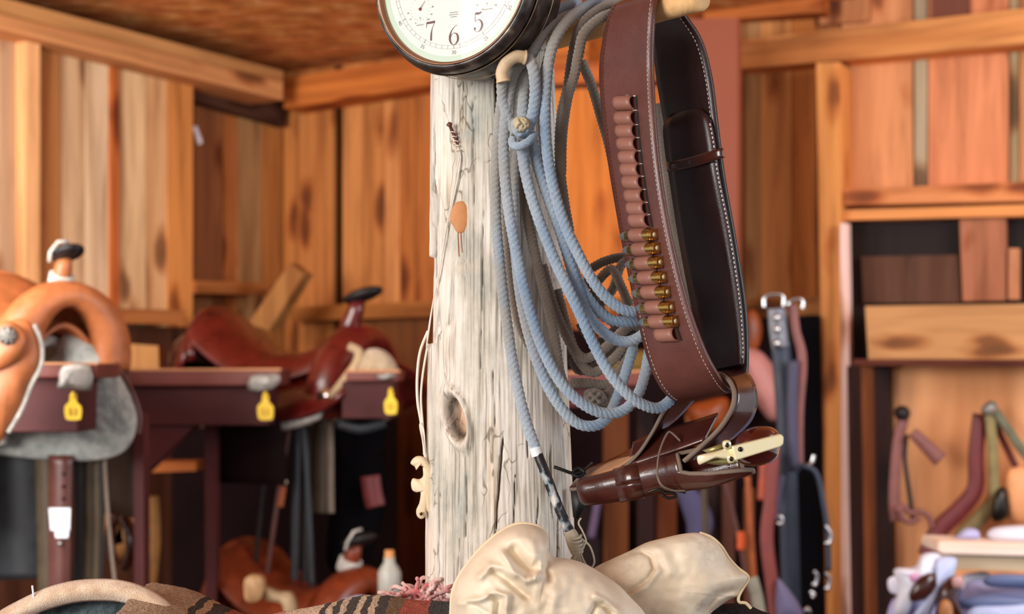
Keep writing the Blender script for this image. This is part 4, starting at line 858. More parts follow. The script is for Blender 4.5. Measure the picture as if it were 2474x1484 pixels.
cre2 = [([(1500, 1346), (1545, 1330), (1572, 1345), (1580, 1375), (1565, 1400), (1520, 1430)], -.005, 5), ([(1510, 1440), (1560, 1420), (1590, 1380)], .003, 8), ([(1700, 1484), (1730, 1440), (1770, 1430)], -.007, 10), ([(1640, 1300), (1680, 1360), (1700, 1420)], .004, 30), ([(1560, 1310), (1600, 1330), (1620, 1380)], .003, 12)]
def disp2(x, y):
    s = 0
    for pl, a, w_ in cre2: s += a*math.exp(-(distpl(x, y, pl)/w_)**2)
    return s+.003*noise.noise(Vector((x*.012, y*.012, 5)))+.001*noise.noise(Vector((x*.05, y*.05, 3)))
g2 = thing('leather_glove', 'second cream glove behind, soiled underneath and pointing its open cuff to the right', 'glove', P(1600, 1560, 1.29), GL)
o2 = [(1400, 1402), (1440, 1370), (1480, 1350), (1520, 1332), (1560, 1312), (1600, 1301), (1650, 1290), (1690, 1288), (1718, 1300), (1742, 1322), (1760, 1350), (1782, 1374), (1804, 1390), (1806, 1402), (1792, 1424), (1784, 1440), (1766, 1448), (1738, 1466), (1712, 1490), (1690, 1540), (1600, 1560), (1500, 1560), (1420, 1500)]
m = MB(); blob(m, o2, (1600, 1425), 1.305, .036, .03, rings=46, n=9, disp=disp2, pw=2.4); m.build('glove_body', glovemat('soiled_glove_leather', 1.0), g2)
m = MB(); ptube(m, [(1690, 1288, 1.303), (1719, 1299, 1.302), (1743, 1321, 1.302), (1761, 1349, 1.302), (1783, 1373, 1.302), (1805, 1390, 1.302), (1806, 1403, 1.301), (1793, 1425, 1.299), (1785, 1442, 1.298), (1786, 1455, 1.298), (1802, 1458, 1.3), (1814, 1470, 1.302)], 4.0, seg=10)
pl = resample([P(x-6, y+7, d_-.008) for x, y, d_ in [tuple(q) for q in cr([(1690, 1288, 1.303), (1719, 1299, 1.302), (1743, 1321, 1.302), (1761, 1349, 1.302), (1783, 1373, 1.302), (1800, 1388, 1.302)], 10)]], .0006)
for i in range(0, len(pl)-6, 6): tube(m, pl[i:i+4], .0006, 5)
m.build('cuff_hem', leather('cream_hem_2', '#d8c39c', .6, .1), g2)

# ------------------------------------------------------------------ blanket, pad and fleece
def zpx(py, d): return CZ-(py-HY)/FPX*d
def blanketmat():
    m, nt, b = newmat('striped_wool'); b.inputs['Roughness'].default_value = .95; b.inputs['Specular IOR Level'].default_value = .05; b.inputs['Sheen Weight'].default_value = .1
    tc = nt.nodes.new('ShaderNodeTexCoord'); sx = nt.nodes.new('ShaderNodeSeparateXYZ'); mp = coords(nt, (1, 1, 1))
    n = N_(nt, 'ShaderNodeTexNoise'); n.inputs['Scale'].default_value = 40; n.inputs['Detail'].default_value = 3; nt.links.new(mp.outputs[0], n.inputs['Vector'])
    mu = N_(nt, 'ShaderNodeVectorMath', operation='SCALE'); mu.inputs['Scale'].default_value = .010; nt.links.new(n.outputs['Color'], mu.inputs[0]); ad = N_(nt, 'ShaderNodeVectorMath', operation='ADD'); nt.links.new(tc.outputs['Object'], ad.inputs[0]); nt.links.new(mu.outputs[0], ad.inputs[1]); nt.links.new(ad.outputs[0], sx.inputs[0])
    r = ramp(nt, sx.outputs['X'], [(0, lin('#cdb59a'))]); r.color_ramp.interpolation = 'CONSTANT'
    ml = N_(nt, 'ShaderNodeMath', operation='MULTIPLY_ADD'); ml.inputs[1].default_value = 1.25; ml.inputs[2].default_value = .5; nt.links.new(sx.outputs['X'], ml.inputs[0]); nt.links.new(ml.outputs[0], r.inputs['Fac'])
    st = [(0, '#b59b80'), (.10, '#a98c70'), (.135, '#3a2e26'), (.143, '#b49472'), (.15, '#3b2c24'), (.165, '#9a4a34'), (.212, '#c98a7a'), (.232, '#dcc3aa')]+[(.282+.0085*k, ('#3a3028', '#d3bda2')[k % 2]) for k in range(9)]+[(.36, '#7e6040'), (.378, '#b04e34'), (.408, '#2c2624'), (.6, '#4a352a')]
    e = r.color_ramp.elements
    while len(e) < len(st): e.new(.99)
    for q, (p, c) in zip(e, st): q.position = p; q.color = (*lin(c), 1)
    w2 = N_(nt, 'ShaderNodeTexNoise'); w2.inputs['Scale'].default_value = 350; w2.inputs['Detail'].default_value = 3; nt.links.new(mp.outputs[0], w2.inputs['Vector'])
    wr = ramp(nt, w2.outputs['Fac'], [(.35, (.5, .5, .5)), (.6, (1.15, 1.15, 1.15))]); c = mixc(nt, 'MULTIPLY', .8, r.outputs[0], wr.outputs[0]); nt.links.new(c, b.inputs['Base Color']); bump(nt, b, w2.outputs['Fac'], 1, .003); return m
prof = [(-.60, 1500), (-.37, 1422), (-.354, 1420), (-.32, 1436), (-.30, 1456), (-.28, 1482), (-.25, 1508), (-.215, 1496), (-.18, 1476), (-.147, 1462), (-.12, 1459), (-.092, 1468), (-.057, 1472), (.0, 1474), (.06, 1474), (.15, 1476), (.24, 1484), (.45, 1506)]
pc = cr(prof, 8); px_ = [q[0] for q in pc]; py_ = [q[1] for q in pc]
bl = thing('saddle_blanket', 'striped woven wool saddle blanket folded along the bottom', 'blanket', (0, 1.3, 1.1)); YR = 1.31
xs = np.linspace(-.345, .0, 200); ys = np.concatenate([np.linspace(1.02, 1.24, 24), np.linspace(1.245, 1.50, 50)]); rows = []
for y in ys:
    row = []
    for x in xs:
        z0 = zpx(np.interp(x/YR*1.31, px_, py_), YR); k_ = (y-YR); z = z0-(1.1*k_*k_ if k_ < 0 else 2.4*k_*k_)
        z += .0025*noise.noise(Vector((x*18, y*18, 0)))+.0009*noise.noise(Vector((x*120, y*120, 0)))+.0005*(random.random()-.5)
        row.append(Vector((x, y, z)))
    rows.append(row)
m = MB(); sheet(m, rows, .008); m.build('blanket_cloth', blanketmat(), bl)
# rolled fold with pale hem at the left
arc_o = [(-60, 1530), (0, 1484), (50, 1456), (110, 1428), (170, 1411), (230, 1405), (290, 1408), (345, 1424), (392, 1452), (430, 1490), (455, 1530)]
arc_i = [(-10, 1540), (45, 1500), (95, 1474), (145, 1458), (190, 1449), (240, 1446), (290, 1449), (335, 1462), (372, 1482), (400, 1510), (415, 1545)]
m = MB(); rows = []
ao, ai = cr(arc_o, 8), cr(arc_i, 8)
for dd, k_ in ((1.262, 0), (1.27, .0), (1.30, 6), (1.34, 26), (1.40, 70), (1.46, 130)):
    rows.append([P(q[0], q[1]+k_, dd)+Vector((0, 0, 0)) for q in ao])
g = []
for i in range(6): g += [rows[i]]
sheet(m, g, .004); x = m.build('folded_edge', fuzzy('tan_wool', '#9c8064', '#c4a888', sc=40, bs=1), bl)
m = MB(); rows = []
for t in np.linspace(0, 1, 9): rows.append([P(a[0]*(1-t)+b_[0]*t, a[1]*(1-t)+b_[1]*t, 1.262-.008*math.sin(t*math.pi)) for a, b_ in zip(ao, ai)])
sheet(m, rows, .006); x = m.build('hem', fuzzy('pale_felt_hem', '#cfae8e', '#ecd6bc', sc=60, bs=.8), bl); x['label'] = 'pale tan felt binding on the rolled edge'
pad = thing('saddle_pad', 'dark teal wool pad rolled inside the pale blanket edge', 'pad', P(220, 1600, 1.3))
m = MB(); blob(m, [(0, 1540), (70, 1482), (130, 1458), (190, 1446), (250, 1444), (310, 1452), (360, 1475), (400, 1520), (380, 1640), (200, 1680), (30, 1640)], (210, 1560), 1.30, .028, .03, rings=24, n=6, disp=lambda x, y: .002*noise.noise(Vector((x*.1, y*.1, 0)))); m.build('pad_wool', fuzzy('teal_wool', '#26363c', '#5d7076', sc=90, bs=1), pad)
m = MB(); blob(m, [(335, 1474), (352, 1466), (375, 1470), (392, 1490), (388, 1510), (350, 1505), (334, 1490)], (362, 1488), 1.266, .01, .01, rings=6, n=4); x = m.build('trim_tuft', fuzzy('red_wool', '#b8322c', '#e0564a', sc=90, bs=1), pad)
m = MB()
FM = plain('fibre_white', '#e8eef4', .6)
for pts in ([(78, 1415, 1.255), (80, 1432, 1.255), (82, 1448, 1.255)], [(104, 1438, 1.256), (107, 1446, 1.256), (106, 1452, 1.256)]): ptube(m, pts, 2.4, seg=6)
m.build('loose_thread', FM, bl)
# pink fleece around the post foot
fle = MB()
for i in range(150):
    a = random.uniform(3.0, 6.35); rr = random.uniform(.07, .10); x0 = post_axis(1.27)[0]+rr*math.cos(a)*1.02; y0 = 1.42+rr*math.sin(a)*1.0; z0 = 1.275+random.uniform(-.01, .012)
    if x0 > .03: continue
    pts = [Vector((x0, y0, z0))]; dr = Vector((random.uniform(-1, 1), random.uniform(-1, .4), random.uniform(-.3, 1.0))).normalized()
    for k_ in range(7): dr = (dr+Vector((random.uniform(-1, 1), random.uniform(-1, 1), random.uniform(-.9, .8)))*.9).normalized(); pts.append(pts[-1]+dr*.0042)
    tube(fle, [Vector(q) for q in cr(pts, 3)], .0021, 6, jit=.3)
tag(fle.build('fleece_fringe', fuzzy('pink_fleece', '#c9505a', '#ecd2cc', sc=30, bs=.6)), 'pink and white curly fleece around the foot of the post', 'fleece', kind='stuff')
m = MB(); blob(m, [(1020, 1470), (1060, 1462), (1110, 1458), (1240, 1460), (1500, 1452), (1600, 1446), (1700, 1466), (1770, 1458), (1830, 1472), (1870, 1520), (1500, 1640), (1100, 1600)], (1450, 1540), 1.34, .04, .05, rings=22, n=8, disp=lambda x, y: .004*noise.noise(Vector((x*.05, y*.05, 0)))+.002*random.random())
tag(m.build('fur_pad', fuzzy('dark_fur', '#120c0a', '#33241d', sc=60, bs=1, dist=.006, sheen=.05)), 'dark brown fur pad beneath the gloves', 'pad')
# table like saddle stand that carries the pile (just below the frame)
m = MB(); box(m, (-.05, 1.30, .56), 1.0, .36, 1.12); tag(m.build('display_stand', M_['maroon']), 'maroon wooden stand under the blanket, below the picture', 'stand')
# ------------------------------------------------------------------ saddles on the racks
def sadmat(phi, loc, sc):
    c, s = math.cos(phi), math.sin(phi); f = Vector((c, -s, 0)); y = Vector((s, c, 0))
    return Matrix(((f.x*sc, y.x*sc, 0, loc.x), (f.y*sc, y.y*sc, 0, loc.y), (0, 0, sc, loc.z), (0, 0, 0, 1)))
def saddle(label, M, lea, horn_mat, fl_mat, drop=.30, wrap=None, fender=True, fen_mat=None, SW=.235, SX=.25, FL=.44):
    t = thing('western_saddle', label, 'saddle', M @ Vector((0, 0, -drop)), 'saddles on the racks')
    T = lambda x, y, z: M @ Vector((x, y, z))
    def arch(xs, W, D, z0, th, name, mat, pw=1.7, n=20, parent=t):
        rows = []
        for x in xs:
            w_, d_, zz = W(x), D(x), z0(x); rows.append([T(x, w_*math.sin(s*1.25)/.95, zz-d_*abs(s)**pw) for s in np.linspace(-1, 1, n*2+1)])
        m = MB(); sheet(m, rows, th*M.to_scale()[0]); return m.build(name, mat, parent)
    e = lambda x, a, b, p=4: max(.02, (1-abs((x-(a+b)/2)/((b-a)/2))**p))**.5
    arch(np.linspace(-.34, SX, 30), lambda x: SW, lambda x: drop*(.55+.45*e(x, -.35, .26)), lambda x: .02+.04*((x+.05)/.3)**2, .012, 'skirt', lea)
    arch(np.linspace(-.33, SX-.08, 30), lambda x: SW-.02, lambda x: (drop-.01)*(.55+.45*e(x, -.34, .2)), lambda x: -.008+.04*((x+.05)/.3)**2, .022, 'fleece_lining', fl_mat)
    arch(np.linspace(-.27, .12, 26), lambda x: .16-.10*max(0, (x+.05)/.2), lambda x: .07+.05*max(0, -x-.1), lambda x: .075+.11*max(0, (-x-.06)/.2)**1.6+.05*max(0, (x)/.12)**1.5, .02, 'seat', lea, 2.2)
    # cantle: raised rim behind the seat
    m = MB(); pts = [T(-.25-.04*math.cos(a), .165*math.sin(a), .03+.17*math.cos(a)**.8) for a in np.linspace(-1.45, 1.45, 24)]
    tube(m, pts, .014*M.to_scale()[0], 10)
    rows = [[T(-.27-.035*math.cos(a)-.02*k, .165*math.sin(a)*(1-.02*k), (.03+.17*math.cos(a)**.8)*(1-k*.30)) for a in np.linspace(-1.45, 1.45, 24)] for k in range(4)]; sheet(m, rows, .008); m.build('cantle', lea, t)
    # fork with open gullet
    rows = []
    for x, r, b in ((.07, .06, .02), (.085, .10, .03), (.11, .125, .04), (.145, .135, .04), (.175, .13, .035), (.195, .118, .03), (.20, .108, .0), (.19, .098, -.02), (.15, .092, -.02)):
        rows.append([T(x+.02*math.cos(a), (r+b*.9)*math.sin(a)*1.15, .0+(r+b*.35)*math.cos(a)*1.05-.05*(1-math.cos(a))) for a in np.linspace(-1.75, 1.75, 30)])
    m = MB(); sheet(m, rows, .010*M.to_scale()[0]); m.build('fork', lea, t)
    m = MB(); tube(m, [T(.12, 0, .12), T(.135, 0, .16), T(.150, 0, .195), T(.158, 0, .225)], lambda u: (.030-.010*u)*M.to_scale()[0], 16); hn = m.build('horn', lea, t)
    m = MB(); rows = []; a0 = .45
    for th_ in np.linspace(0, math.pi, 10):
        rows.append([T(.172+(.062*math.sin(th_)*math.cos(q))*math.cos(a0)-.0*0, .042*math.sin(th_)*math.sin(q), .235+.017*math.cos(th_)+.062*math.sin(th_)*math.cos(q)*math.sin(a0)*.55) for q in np.linspace(0, 2*math.pi, 25)])
    sheet(m, rows, .002); k = m.build('horn_cap', horn_mat, hn)
    if wrap:
        m = MB(); tube(m, [T(.128, 0, .145), T(.142, 0, .178)], .034*M.to_scale()[0], 18); k = m.build('horn_wrap', wrap, hn); k['label'] = 'white wrap around the horn'
        m = MB(); tube(m, [T(.16, -.045, .21), T(.17, -.047, .235), T(.178, -.03, .262), T(.18, 0, .266)], .004, 6); m.build('thread', wrap, hn)
    fm = fen_mat or lea
    for s in ((-1, 1) if fender else ()):
        rows = [[T(-.02+x*(.07+.05*math.sin(k*1.9)), s*(.245+.012*k), -drop*.25-k*FL) for x in np.linspace(-1, 1, 5)] for k in np.linspace(0, 1, 10)]
        m = MB(); sheet(m, rows, .006); m.build('fender', fm, t)
        if FL < .4: continue
        m = MB(); c = [T(-.02+.065*math.sin(a), s*.262, -drop*.25-.52+.075*math.cos(a)) for a in np.linspace(0, 2*math.pi, 20)]; tube(m, c, .012, 8); m.build('stirrup', M_['holster'], t)
    for x in (-.27, .19):
        m = MB(); c = T(x, -.205, -drop*.42+.02); tube(m, [c, c+Vector((-.002, -.012, 0))], .024*M.to_scale()[0], 20); m.build('concho', M_['steel'], t)
    return t
LSD = saddle('tan leather saddle at the far left with a white wrapped horn and thick fleece lining', sadmat(math.radians(46), P(94, 822, 2.90), .74), M_['tan'], M_['black'], M_['fleece'], .30, M_['fleece'], SW=.16, SX=.16, fen_mat=leather('dusty_fender', '#4a3d33', .6))
CSD = saddle('glossy oxblood red saddle on the middle rack with a black horn cap', sadmat(math.radians(24), P(742, 928, 3.66), .98), M_['saddle_red'], M_['black'], M_['fleece'], .12, fen_mat=M_['maroon_shaded'], FL=.22)
TSD = saddle('reddish brown saddle low on the floor rack behind the white bottle', sadmat(math.radians(35), P(760, 1490, 3.45), .85), leather('russet_leather', '#7c3419', .35), M_['black'], M_['fleece_grey'], .15, M_['fleece'], fender=False, fen_mat=M_['holster'])
# front jockey with rosette of the left saddle and its far fleece skirt
m = MB(); blob(m, [(-60, 800), (0, 786), (40, 770), (75, 782), (95, 830), (96, 880), (70, 930), (50, 985), (20, 1035), (-5, 1075), (-60, 1100)], (20, 880), 2.50, .035, .02, rings=18, n=6); m.build('front_jockey', M_['tan'], LSD)
m = MB(); blob(m, [(-20, 800), (15, 775), (50, 790), (66, 822), (50, 862), (10, 890), (-30, 890)], (20, 835), 2.462, .02, .02, rings=10, n=5); m.build('jockey_flap', M_['tan'], LSD)
m = MB(); ptube(m, [(84, 785, 2.49), (100, 830, 2.49), (100, 880, 2.49), (76, 930, 2.49), (52, 990, 2.49), (20, 1045, 2.49)], 5.5, seg=8); m.build('jockey_edge', M_['fleece'], LSD)
m = MB(); blob(m, [(18+24*math.cos(a), 812+25*math.sin(a)) for a in np.linspace(0, 6.28, 10, endpoint=False)], (18, 812), 2.446, .014, .01, rings=6, n=3, disp=lambda x, y: .003*math.sin(math.atan2(y-812, x-18)*8)); m.build('rosette', M_['tape_grey'], LSD)
m = MB(); blob(m, [(150, 812), (175, 806), (215, 825), (258, 868), (300, 925), (328, 990), (330, 1035), (310, 1080), (270, 1105), (200, 1114), (100, 1110), (0, 1100), (-80, 1090), (-60, 980), (60, 900), (130, 860)], (190, 990), 2.86, .03, .03, rings=18, n=6, disp=lambda x, y: .004*noise.noise(Vector((x*.05, y*.05, 0)))); m.build('fleece_skirt', M_['fleece_grey'], LSD)
m = MB(); ptube(m, [(215, 828, 2.86), (268, 866, 2.86), (312, 930, 2.86), (338, 1000, 2.86), (336, 1050, 2.86)], 5, seg=8); m.build('skirt_edge', M_['brown'], LSD)
m = MB(); blob(m, [(858, 900), (866, 862), (892, 843), (925, 846), (950, 868), (962, 902), (930, 912), (880, 912)], (910, 882), 3.40, .06, .05, rings=10, n=5); m.build('fleece_roll', fuzzy('cream_fleece', '#b09674', '#dcc8a6', sc=40), CSD)
m = MB(); ptube(m, [(845, 838, 3.38), (866, 850, 3.37), (860, 880, 3.37), (835, 915, 3.37), (800, 960, 3.38)], 11, seg=10); m.build('tie_strap', leather('cream_strap', '#b39a78', .7), CSD)
# ------------------------------------------------------------------ wall racks
def rackarm(label, slab, body, d, brace=None, tape=None):
    t = thing('saddle_rack', label, 'rack', P((slab[0][0]+slab[1][0])/2, body[3], d), 'wooden saddle racks')
    m = MB(); q = [(slab[0][0], slab[0][1]), (slab[1][0], slab[1][1]), (slab[1][0]-4, slab[1][1]+slab[2]), (slab[0][0], slab[0][1]+slab[2])]; pprism(m, q, d, .16); m.build('rack_top', plain('rack_top_paint', '#743a31', .5, var=.3, scale=60), t, smooth=False, bevel=.004)
    m = MB(); x0, y0, x1, y1 = body; pprism(m, [(x0, y0), (x1, y0), (x1-4, y1), (x0, y1)], d+.02, .12); m.build('rack_arm', M_['maroon'], t, smooth=False, bevel=.003)
    m = MB(); (a, ya), (b_, yb), h = slab[0], slab[1], 3.5; pprism(m, [(a, ya-2), (b_, yb-2), (b_, yb+h), (a, ya+h)], d-.003, .02); m.build('worn_edge', plain('bare_worn_edge', '#c98a5c', .6), t, smooth=False)
    if brace: m = MB(); pprism(m, brace, d+.03, .08); m.build('rack_brace', M_['maroon'], t, smooth=False)
    if tape: m = MB(); blob(m, tape, (sum(q[0] for q in tape)/len(tape), sum(q[1] for q in tape)/len(tape)), d-.008, .008, .006, rings=6, n=2, disp=lambda x, y: .004*noise.noise(Vector((x*.1, y*.1, 0)))); k = m.build('tape_patch', M_['tape_grey'], t); k['label'] = 'crumpled silver tape at the rack end'
    return t
rackarm('maroon saddle rack under the tan saddle at the far left', [(-100, 878), (236, 878), 36], (-100, 912, 192, 1045), 2.66, tape=[(150, 885), (218, 880), (220, 944), (180, 940), (140, 940), (142, 920)])
rackarm('long maroon saddle rack under the oxblood saddle', [(286, 893), (678, 892), 40], (300, 930, 652, 1028), 3.30, brace=[(300, 1028), (470, 1028), (300, 1190)], tape=[(604, 910), (640, 903), (676, 905), (672, 930), (640, 946), (600, 944)])
rackarm('short maroon saddle rack nearest the log post', [(836, 896), (966, 896), 26], (826, 920, 952, 1012), 3.34, tape=[(912, 905), (940, 900), (958, 906), (940, 918), (915, 918)])
rackarm('small maroon rack glimpsed through the rope loops behind the post', [(1370, 900), (1560, 896), 36], (1370, 935, 1545, 985), 3.3)
for x0, x1, y0, lab in ((494, 520, 1028, 'thin maroon upright under the middle saddle rack'), (322, 346, 1000, 'maroon upright beside the left fleece skirt')):
    m = MB(); pprism(m, [(x0, y0), (x1, y0), (x1+4, 1900), (x0+4, 1900)], 3.42 if x0 > 400 else 2.95, .05); struct(m.build('trim_%d' % (24+(x0 > 400)), M_['maroon'], smooth=False), lab, 'post')
def eartag(cx, cy, w_, h_, d):
    t = thing('yellow_tag', '', 'tag', P(cx, cy+h_/2, d), 'yellow tags on the rack ends'); k = w_/2
    m = MB(); o = [(cx-.35*k, cy-h_*.5), (cx+.35*k, cy-h_*.5), (cx+.45*k, cy-h_*.2), (cx+k, cy), (cx+.95*k, cy+h_*.42), (cx+.6*k, cy+h_*.5), (cx-.6*k, cy+h_*.5), (cx-.95*k, cy+h_*.36), (cx-k, cy-.02*h_), (cx-.45*k, cy-h_*.22)]; pprism(m, o, d, .004, smooth=3); m.build('tag_plate', M_['yellow'], t, smooth=False)
    m = MB(); ptube(m, [(cx, cy-h_*.58, d-.002), (cx, cy-h_*.40, d-.004)], 4, n=4, seg=10); m.build('tag_button', M_['yellow'], t)
    m = MB()
    for s in (-1, 1): ptube(m, [(cx+s*k*.28, cy+h_*.04, d-.001), (cx+s*k*.34, cy+h_*.2, d-.001), (cx+s*k*.2, cy+h_*.32, d-.001)], 1.6, n=3, seg=6)
    m.build('tag_mark', plain('tag_ink', '#b98a2a', .7), t); return t
tl = ['yellow tag hanging from the far left rack below the tan saddle', 'yellow tag on the end of the middle rack', 'yellow tag on the short rack nearest the log post', 'tiny yellow tag seen through the lowest rope loop']
for i, a in enumerate([(176, 984, 40, 62, 2.64), (641, 984, 38, 62, 3.28), (944, 972, 30, 58, 3.32), (1478, 972, 24, 44, 3.26)]): eartag(*a)['label'] = tl[i]
# ------------------------------------------------------------------ hanging straps and fittings, left and centre bay
def hang(name, label, cat, pts, d, w_, mat, group=None, th=.004, th2=None):
    m = MB(); strap(m, pts, d, w_, th); o = m.build(name, M_[mat] if isinstance(mat, str) else mat); return tag(o, label, cat, group)
GRY = leather('slate_leather', '#2c2f34', .5, .3); OLV = leather('olive_brown_leather', '#4d3f2c', .6, .35); PNK = leather('dusty_pink_leather', '#84504a', .6, .2); LAV = leather('lavender_strap', '#403c54', .6, .2)
DKL = leather('near_black_leather', '#17100f', .6, .3); REDL = leather('dark_red_strap', '#6d2626', .5, .2); ORG_L = leather('orange_leather', '#9c4a1a', .45, .25); BLU = leather('blue_grey_strap', '#262e3e', .5, .3); WHT = M_['paper']
hang('leather_chap', 'wide slate grey leather panel hanging at the far lower left', 'leather', [(30, 1090), (34, 1250), (40, 1400)], 2.90, 170, GRY, th=.01)
hang('leather_chap', 'dark brown leather panel hanging just right of the slate panel', 'leather', [(108, 1100), (112, 1250), (116, 1500)], 2.88, 44, OLV, th=.008)
t = thing('punched_strap', 'wide red brown strap with punched holes and a white tag, below the left fleece', 'strap', P(150, 1484, 2.84))
m = MB(); strap(m, [(146, 1100), (144, 1300), (142, 1520)], 2.84, lambda u: 58-8*u, .006); m.build('strap_band', M_['brown'], t)
for y in (1146, 1176, 1206): m = MB(); pprism(m, [(153+4*math.cos(a), y+4*math.sin(a)) for a in np.linspace(0, 6.28, 10, endpoint=False)], 2.834, .002); m.build('punched_hole', M_['void'], t)
m = MB(); pprism(m, [(118, 1228), (170, 1228), (168, 1282), (122, 1282)], 2.825, .003); pprism(m, [(132, 1284), (166, 1284), (164, 1300), (134, 1300)], 2.825, .003); k = m.build('price_tag', M_['paper'], t, smooth=False); k['label'] = 'small white price tag'
m = MB(); blob(m, [(137, 1314), (144, 1308), (151, 1314), (144, 1320)], (144, 1314), 2.83, .006, .004, rings=5, n=4); m.build('rivet', M_['steel'], t)
for i, (x, w_, mt) in enumerate([(188, 20, DKL), (210, 22, OLV), (232, 18, OLV), (246, 8, DKL)]):
    hang('hanging_strap', ['black strap beside the punched strap', 'olive brown strap, left of a close pair', 'olive brown strap, right of a close pair', 'thin black strap left of the maroon upright'][i], 'strap', [(x, 1095), (x+2, 1300), (x-4, 1500)], 2.90, w_, mt, 'straps under the left saddle')
hang('hanging_strap', 'long thin dusty strap curving beside the left fleece', 'strap', [(252, 1100), (262, 1250), (280, 1420), (300, 1500)], 2.88, 8, M_['edge'], 'straps under the left saddle')
hang('hanging_strap', 'orange brown boot top strap low behind the maroon upright', 'strap', [(300, 1180), (272, 1260), (285, 1330), (320, 1250)], 3.6, 46, leather('ochre_leather', '#8a5a2a', .6))
hang('hanging_strap', 'ochre leather sleeve hanging right of the maroon upright', 'strap', [(362, 1200), (366, 1300), (356, 1420)], 3.6, 44, leather('ochre_leather_2', '#9a6a34', .6))
m = MB(); pprism(m, [(365, 1118), (474, 1116), (474, 1138), (365, 1142)], 3.7, .1, (*lin('#c9753a'), .3)); tag(m.build('short_plank', M_['rail'], smooth=False), 'short orange wood slat between the rack uprights', 'board')
for i, (x0, x1, w_, mt, d, lab) in enumerate([(706, 640, 12, M_['brown'], 3.5, 'brown rein slanting down from the silver buckle'), (716, 712, 20, GRY, 3.52, 'grey strap hanging straight from the silver buckle'), (742, 738, 18, DKL, 3.53, 'black strap right of the grey one'), (772, 770, 34, OLV, 3.6, 'broad olive strap hanging below the red saddle'), (798, 800, 16, M_['edge'], 3.5, 'dusty strap hanging below the cream tie'), (730, 756, 14, GRY, 3.48, 'slim grey strap crossing in front of the olive one'), (660, 610, 10, DKL, 3.52, 'thin black rein, leftmost of the slanting pair')]):
    hang('hanging_rein', lab, 'strap', [(x0, 985+10*(i % 3)), ((x0+x1)/2, 1190), (x1, 1430 if i not in (3, 4) else 1240)], d, w_, mt, 'reins below the red saddle')
hang('rein_stop', 'small orange leather keeper on the slanting rein', 'keeper', [(684, 1175), (680, 1200), (676, 1225)], 3.47, 16, ORG_L)
m = MB(); blob(m, [(680, 1162), (688, 1158), (695, 1165), (688, 1172)], (687, 1165), 3.465, .01, .008, rings=5, n=4); tag(m.build('metal_stud', M_['brass_pale']), 'small round pale stud above the orange keeper', 'stud')
m = MB(); ptube(m, [(716, 1016, 3.46), (735, 1014, 3.46), (748, 1000, 3.46), (744, 988, 3.46)], 6, seg=8); tag(m.build('buckle', M_['steel']), 'curved silver buckle at the top of the hanging reins', 'buckle')
m = MB(); blob(m, [(800, 1030), (850, 1008), (910, 1008), (936, 1040), (926, 1100), (938, 1200), (900, 1330), (840, 1390), (790, 1360), (800, 1200), (812, 1100)], (865, 1180), 3.7, .06, .05, rings=12, n=5); tag(m.build('black_coat', M_['void']), 'black coat like shape hanging in the dark below the short rack', 'coat')
hang('leather_pouch', 'dark red brown leather pouch in the shadow of the black coat', 'pouch', [(895, 1150), (900, 1190), (908, 1225)], 3.6, 46, REDL)
hang('cloth_band', 'slate grey cloth band under the short rack', 'cloth', [(815, 1022), (870, 1036), (930, 1020)], 3.45, 24, GRY)
m = MB()
pprism(m, [(592, 1398), (624, 1396), (634, 1420), (626, 1450), (600, 1455), (590, 1440)], 3.0, .05, smooth=4); o = tag(m.build('wooden_stirrup', leather('stirrup_wood', '#b58c60', .6, .3)), 'pale worn wooden stirrup end standing low in the centre left', 'stirrup')
m = MB(); pprism(m, [(634, 1424), (668, 1434), (700, 1440), (712, 1484), (690, 1500), (680, 1460), (640, 1450)], 3.02, .05, smooth=4); tag(m.build('wooden_stirrup', leather('stirrup_wood_2', '#a98f6c', .6, .3)), 'second worn wooden stirrup with a grey band, right of the first', 'stirrup')
m = MB(); bx = P(941, 1484, 3.0); lathe(m, [(0, 0), (.024, 0), (.025, .09), (.020, .10), (.012, .112), (.012, .122), (0, .123)], Matrix.Translation(bx+Vector((0, 0, .0))), 24); b_ = tag(m.build('plastic_bottle', plain('bottle_plastic', '#a9a79c', .4)), 'narrow pale bottle standing left of the log post', 'bottle')
m = MB(); lathe(m, [(0, .138), (.010, .138), (.011, .12), (.011, .119)], Matrix.Translation(bx), 20); k = m.build('bottle_cap', plain('orange_cap', '#c98a52', .5), b_); 
m = MB(); blob(m, [(820, 1460), (860, 1440), (900, 1446), (920, 1470), (880, 1500), (830, 1490)], (870, 1468), 2.9, .04, .04, rings=8, n=4); tag(m.build('crumpled_cloth', plain('pale_blue_cloth', '#a9b6cc', .7)), 'small crumpled pale blue cloth behind the blanket', 'cloth')
m = MB(); wq(m, WB, [(600, 782), (650, 800), (734, 662), (700, 636)], .42, .05, '#a87440'); tag(m.build('leaning_plank', M_['boards'], M=WB, smooth=False), 'plank leaning diagonally in the left corner above the red saddle', 'plank')
m = MB(); wq(m, WL, [(466, 306), (476, 304), (490, 345), (480, 350)], .08, .004, '#d8b8b4'); tag(m.build('paper_scrap', M_['paper'], M=WL, smooth=False), 'scrap of pinkish white paper pinned high on the left wall', 'paper')
m = MB(); pprism(m, [(300, 830), (382, 836), (384, 900), (300, 900)], 3.9, .05, (*lin('#c08a50'), .3)); tag(m.build('board_end', M_['boards'], smooth=False), 'square orange board end seen between the left saddle and the red one', 'board')
# small extra saddle behind the seat: dark cantle shape
m = MB(); blob(m, [(408, 870), (420, 830), (450, 806), (482, 806), (505, 850), (520, 888), (470, 892), (420, 892)], (465, 855), 3.75, .05, .05, rings=10, n=5); tag(m.build('small_saddle', M_['holster']), 'dark leather saddle back behind the oxblood cantle', 'saddle')
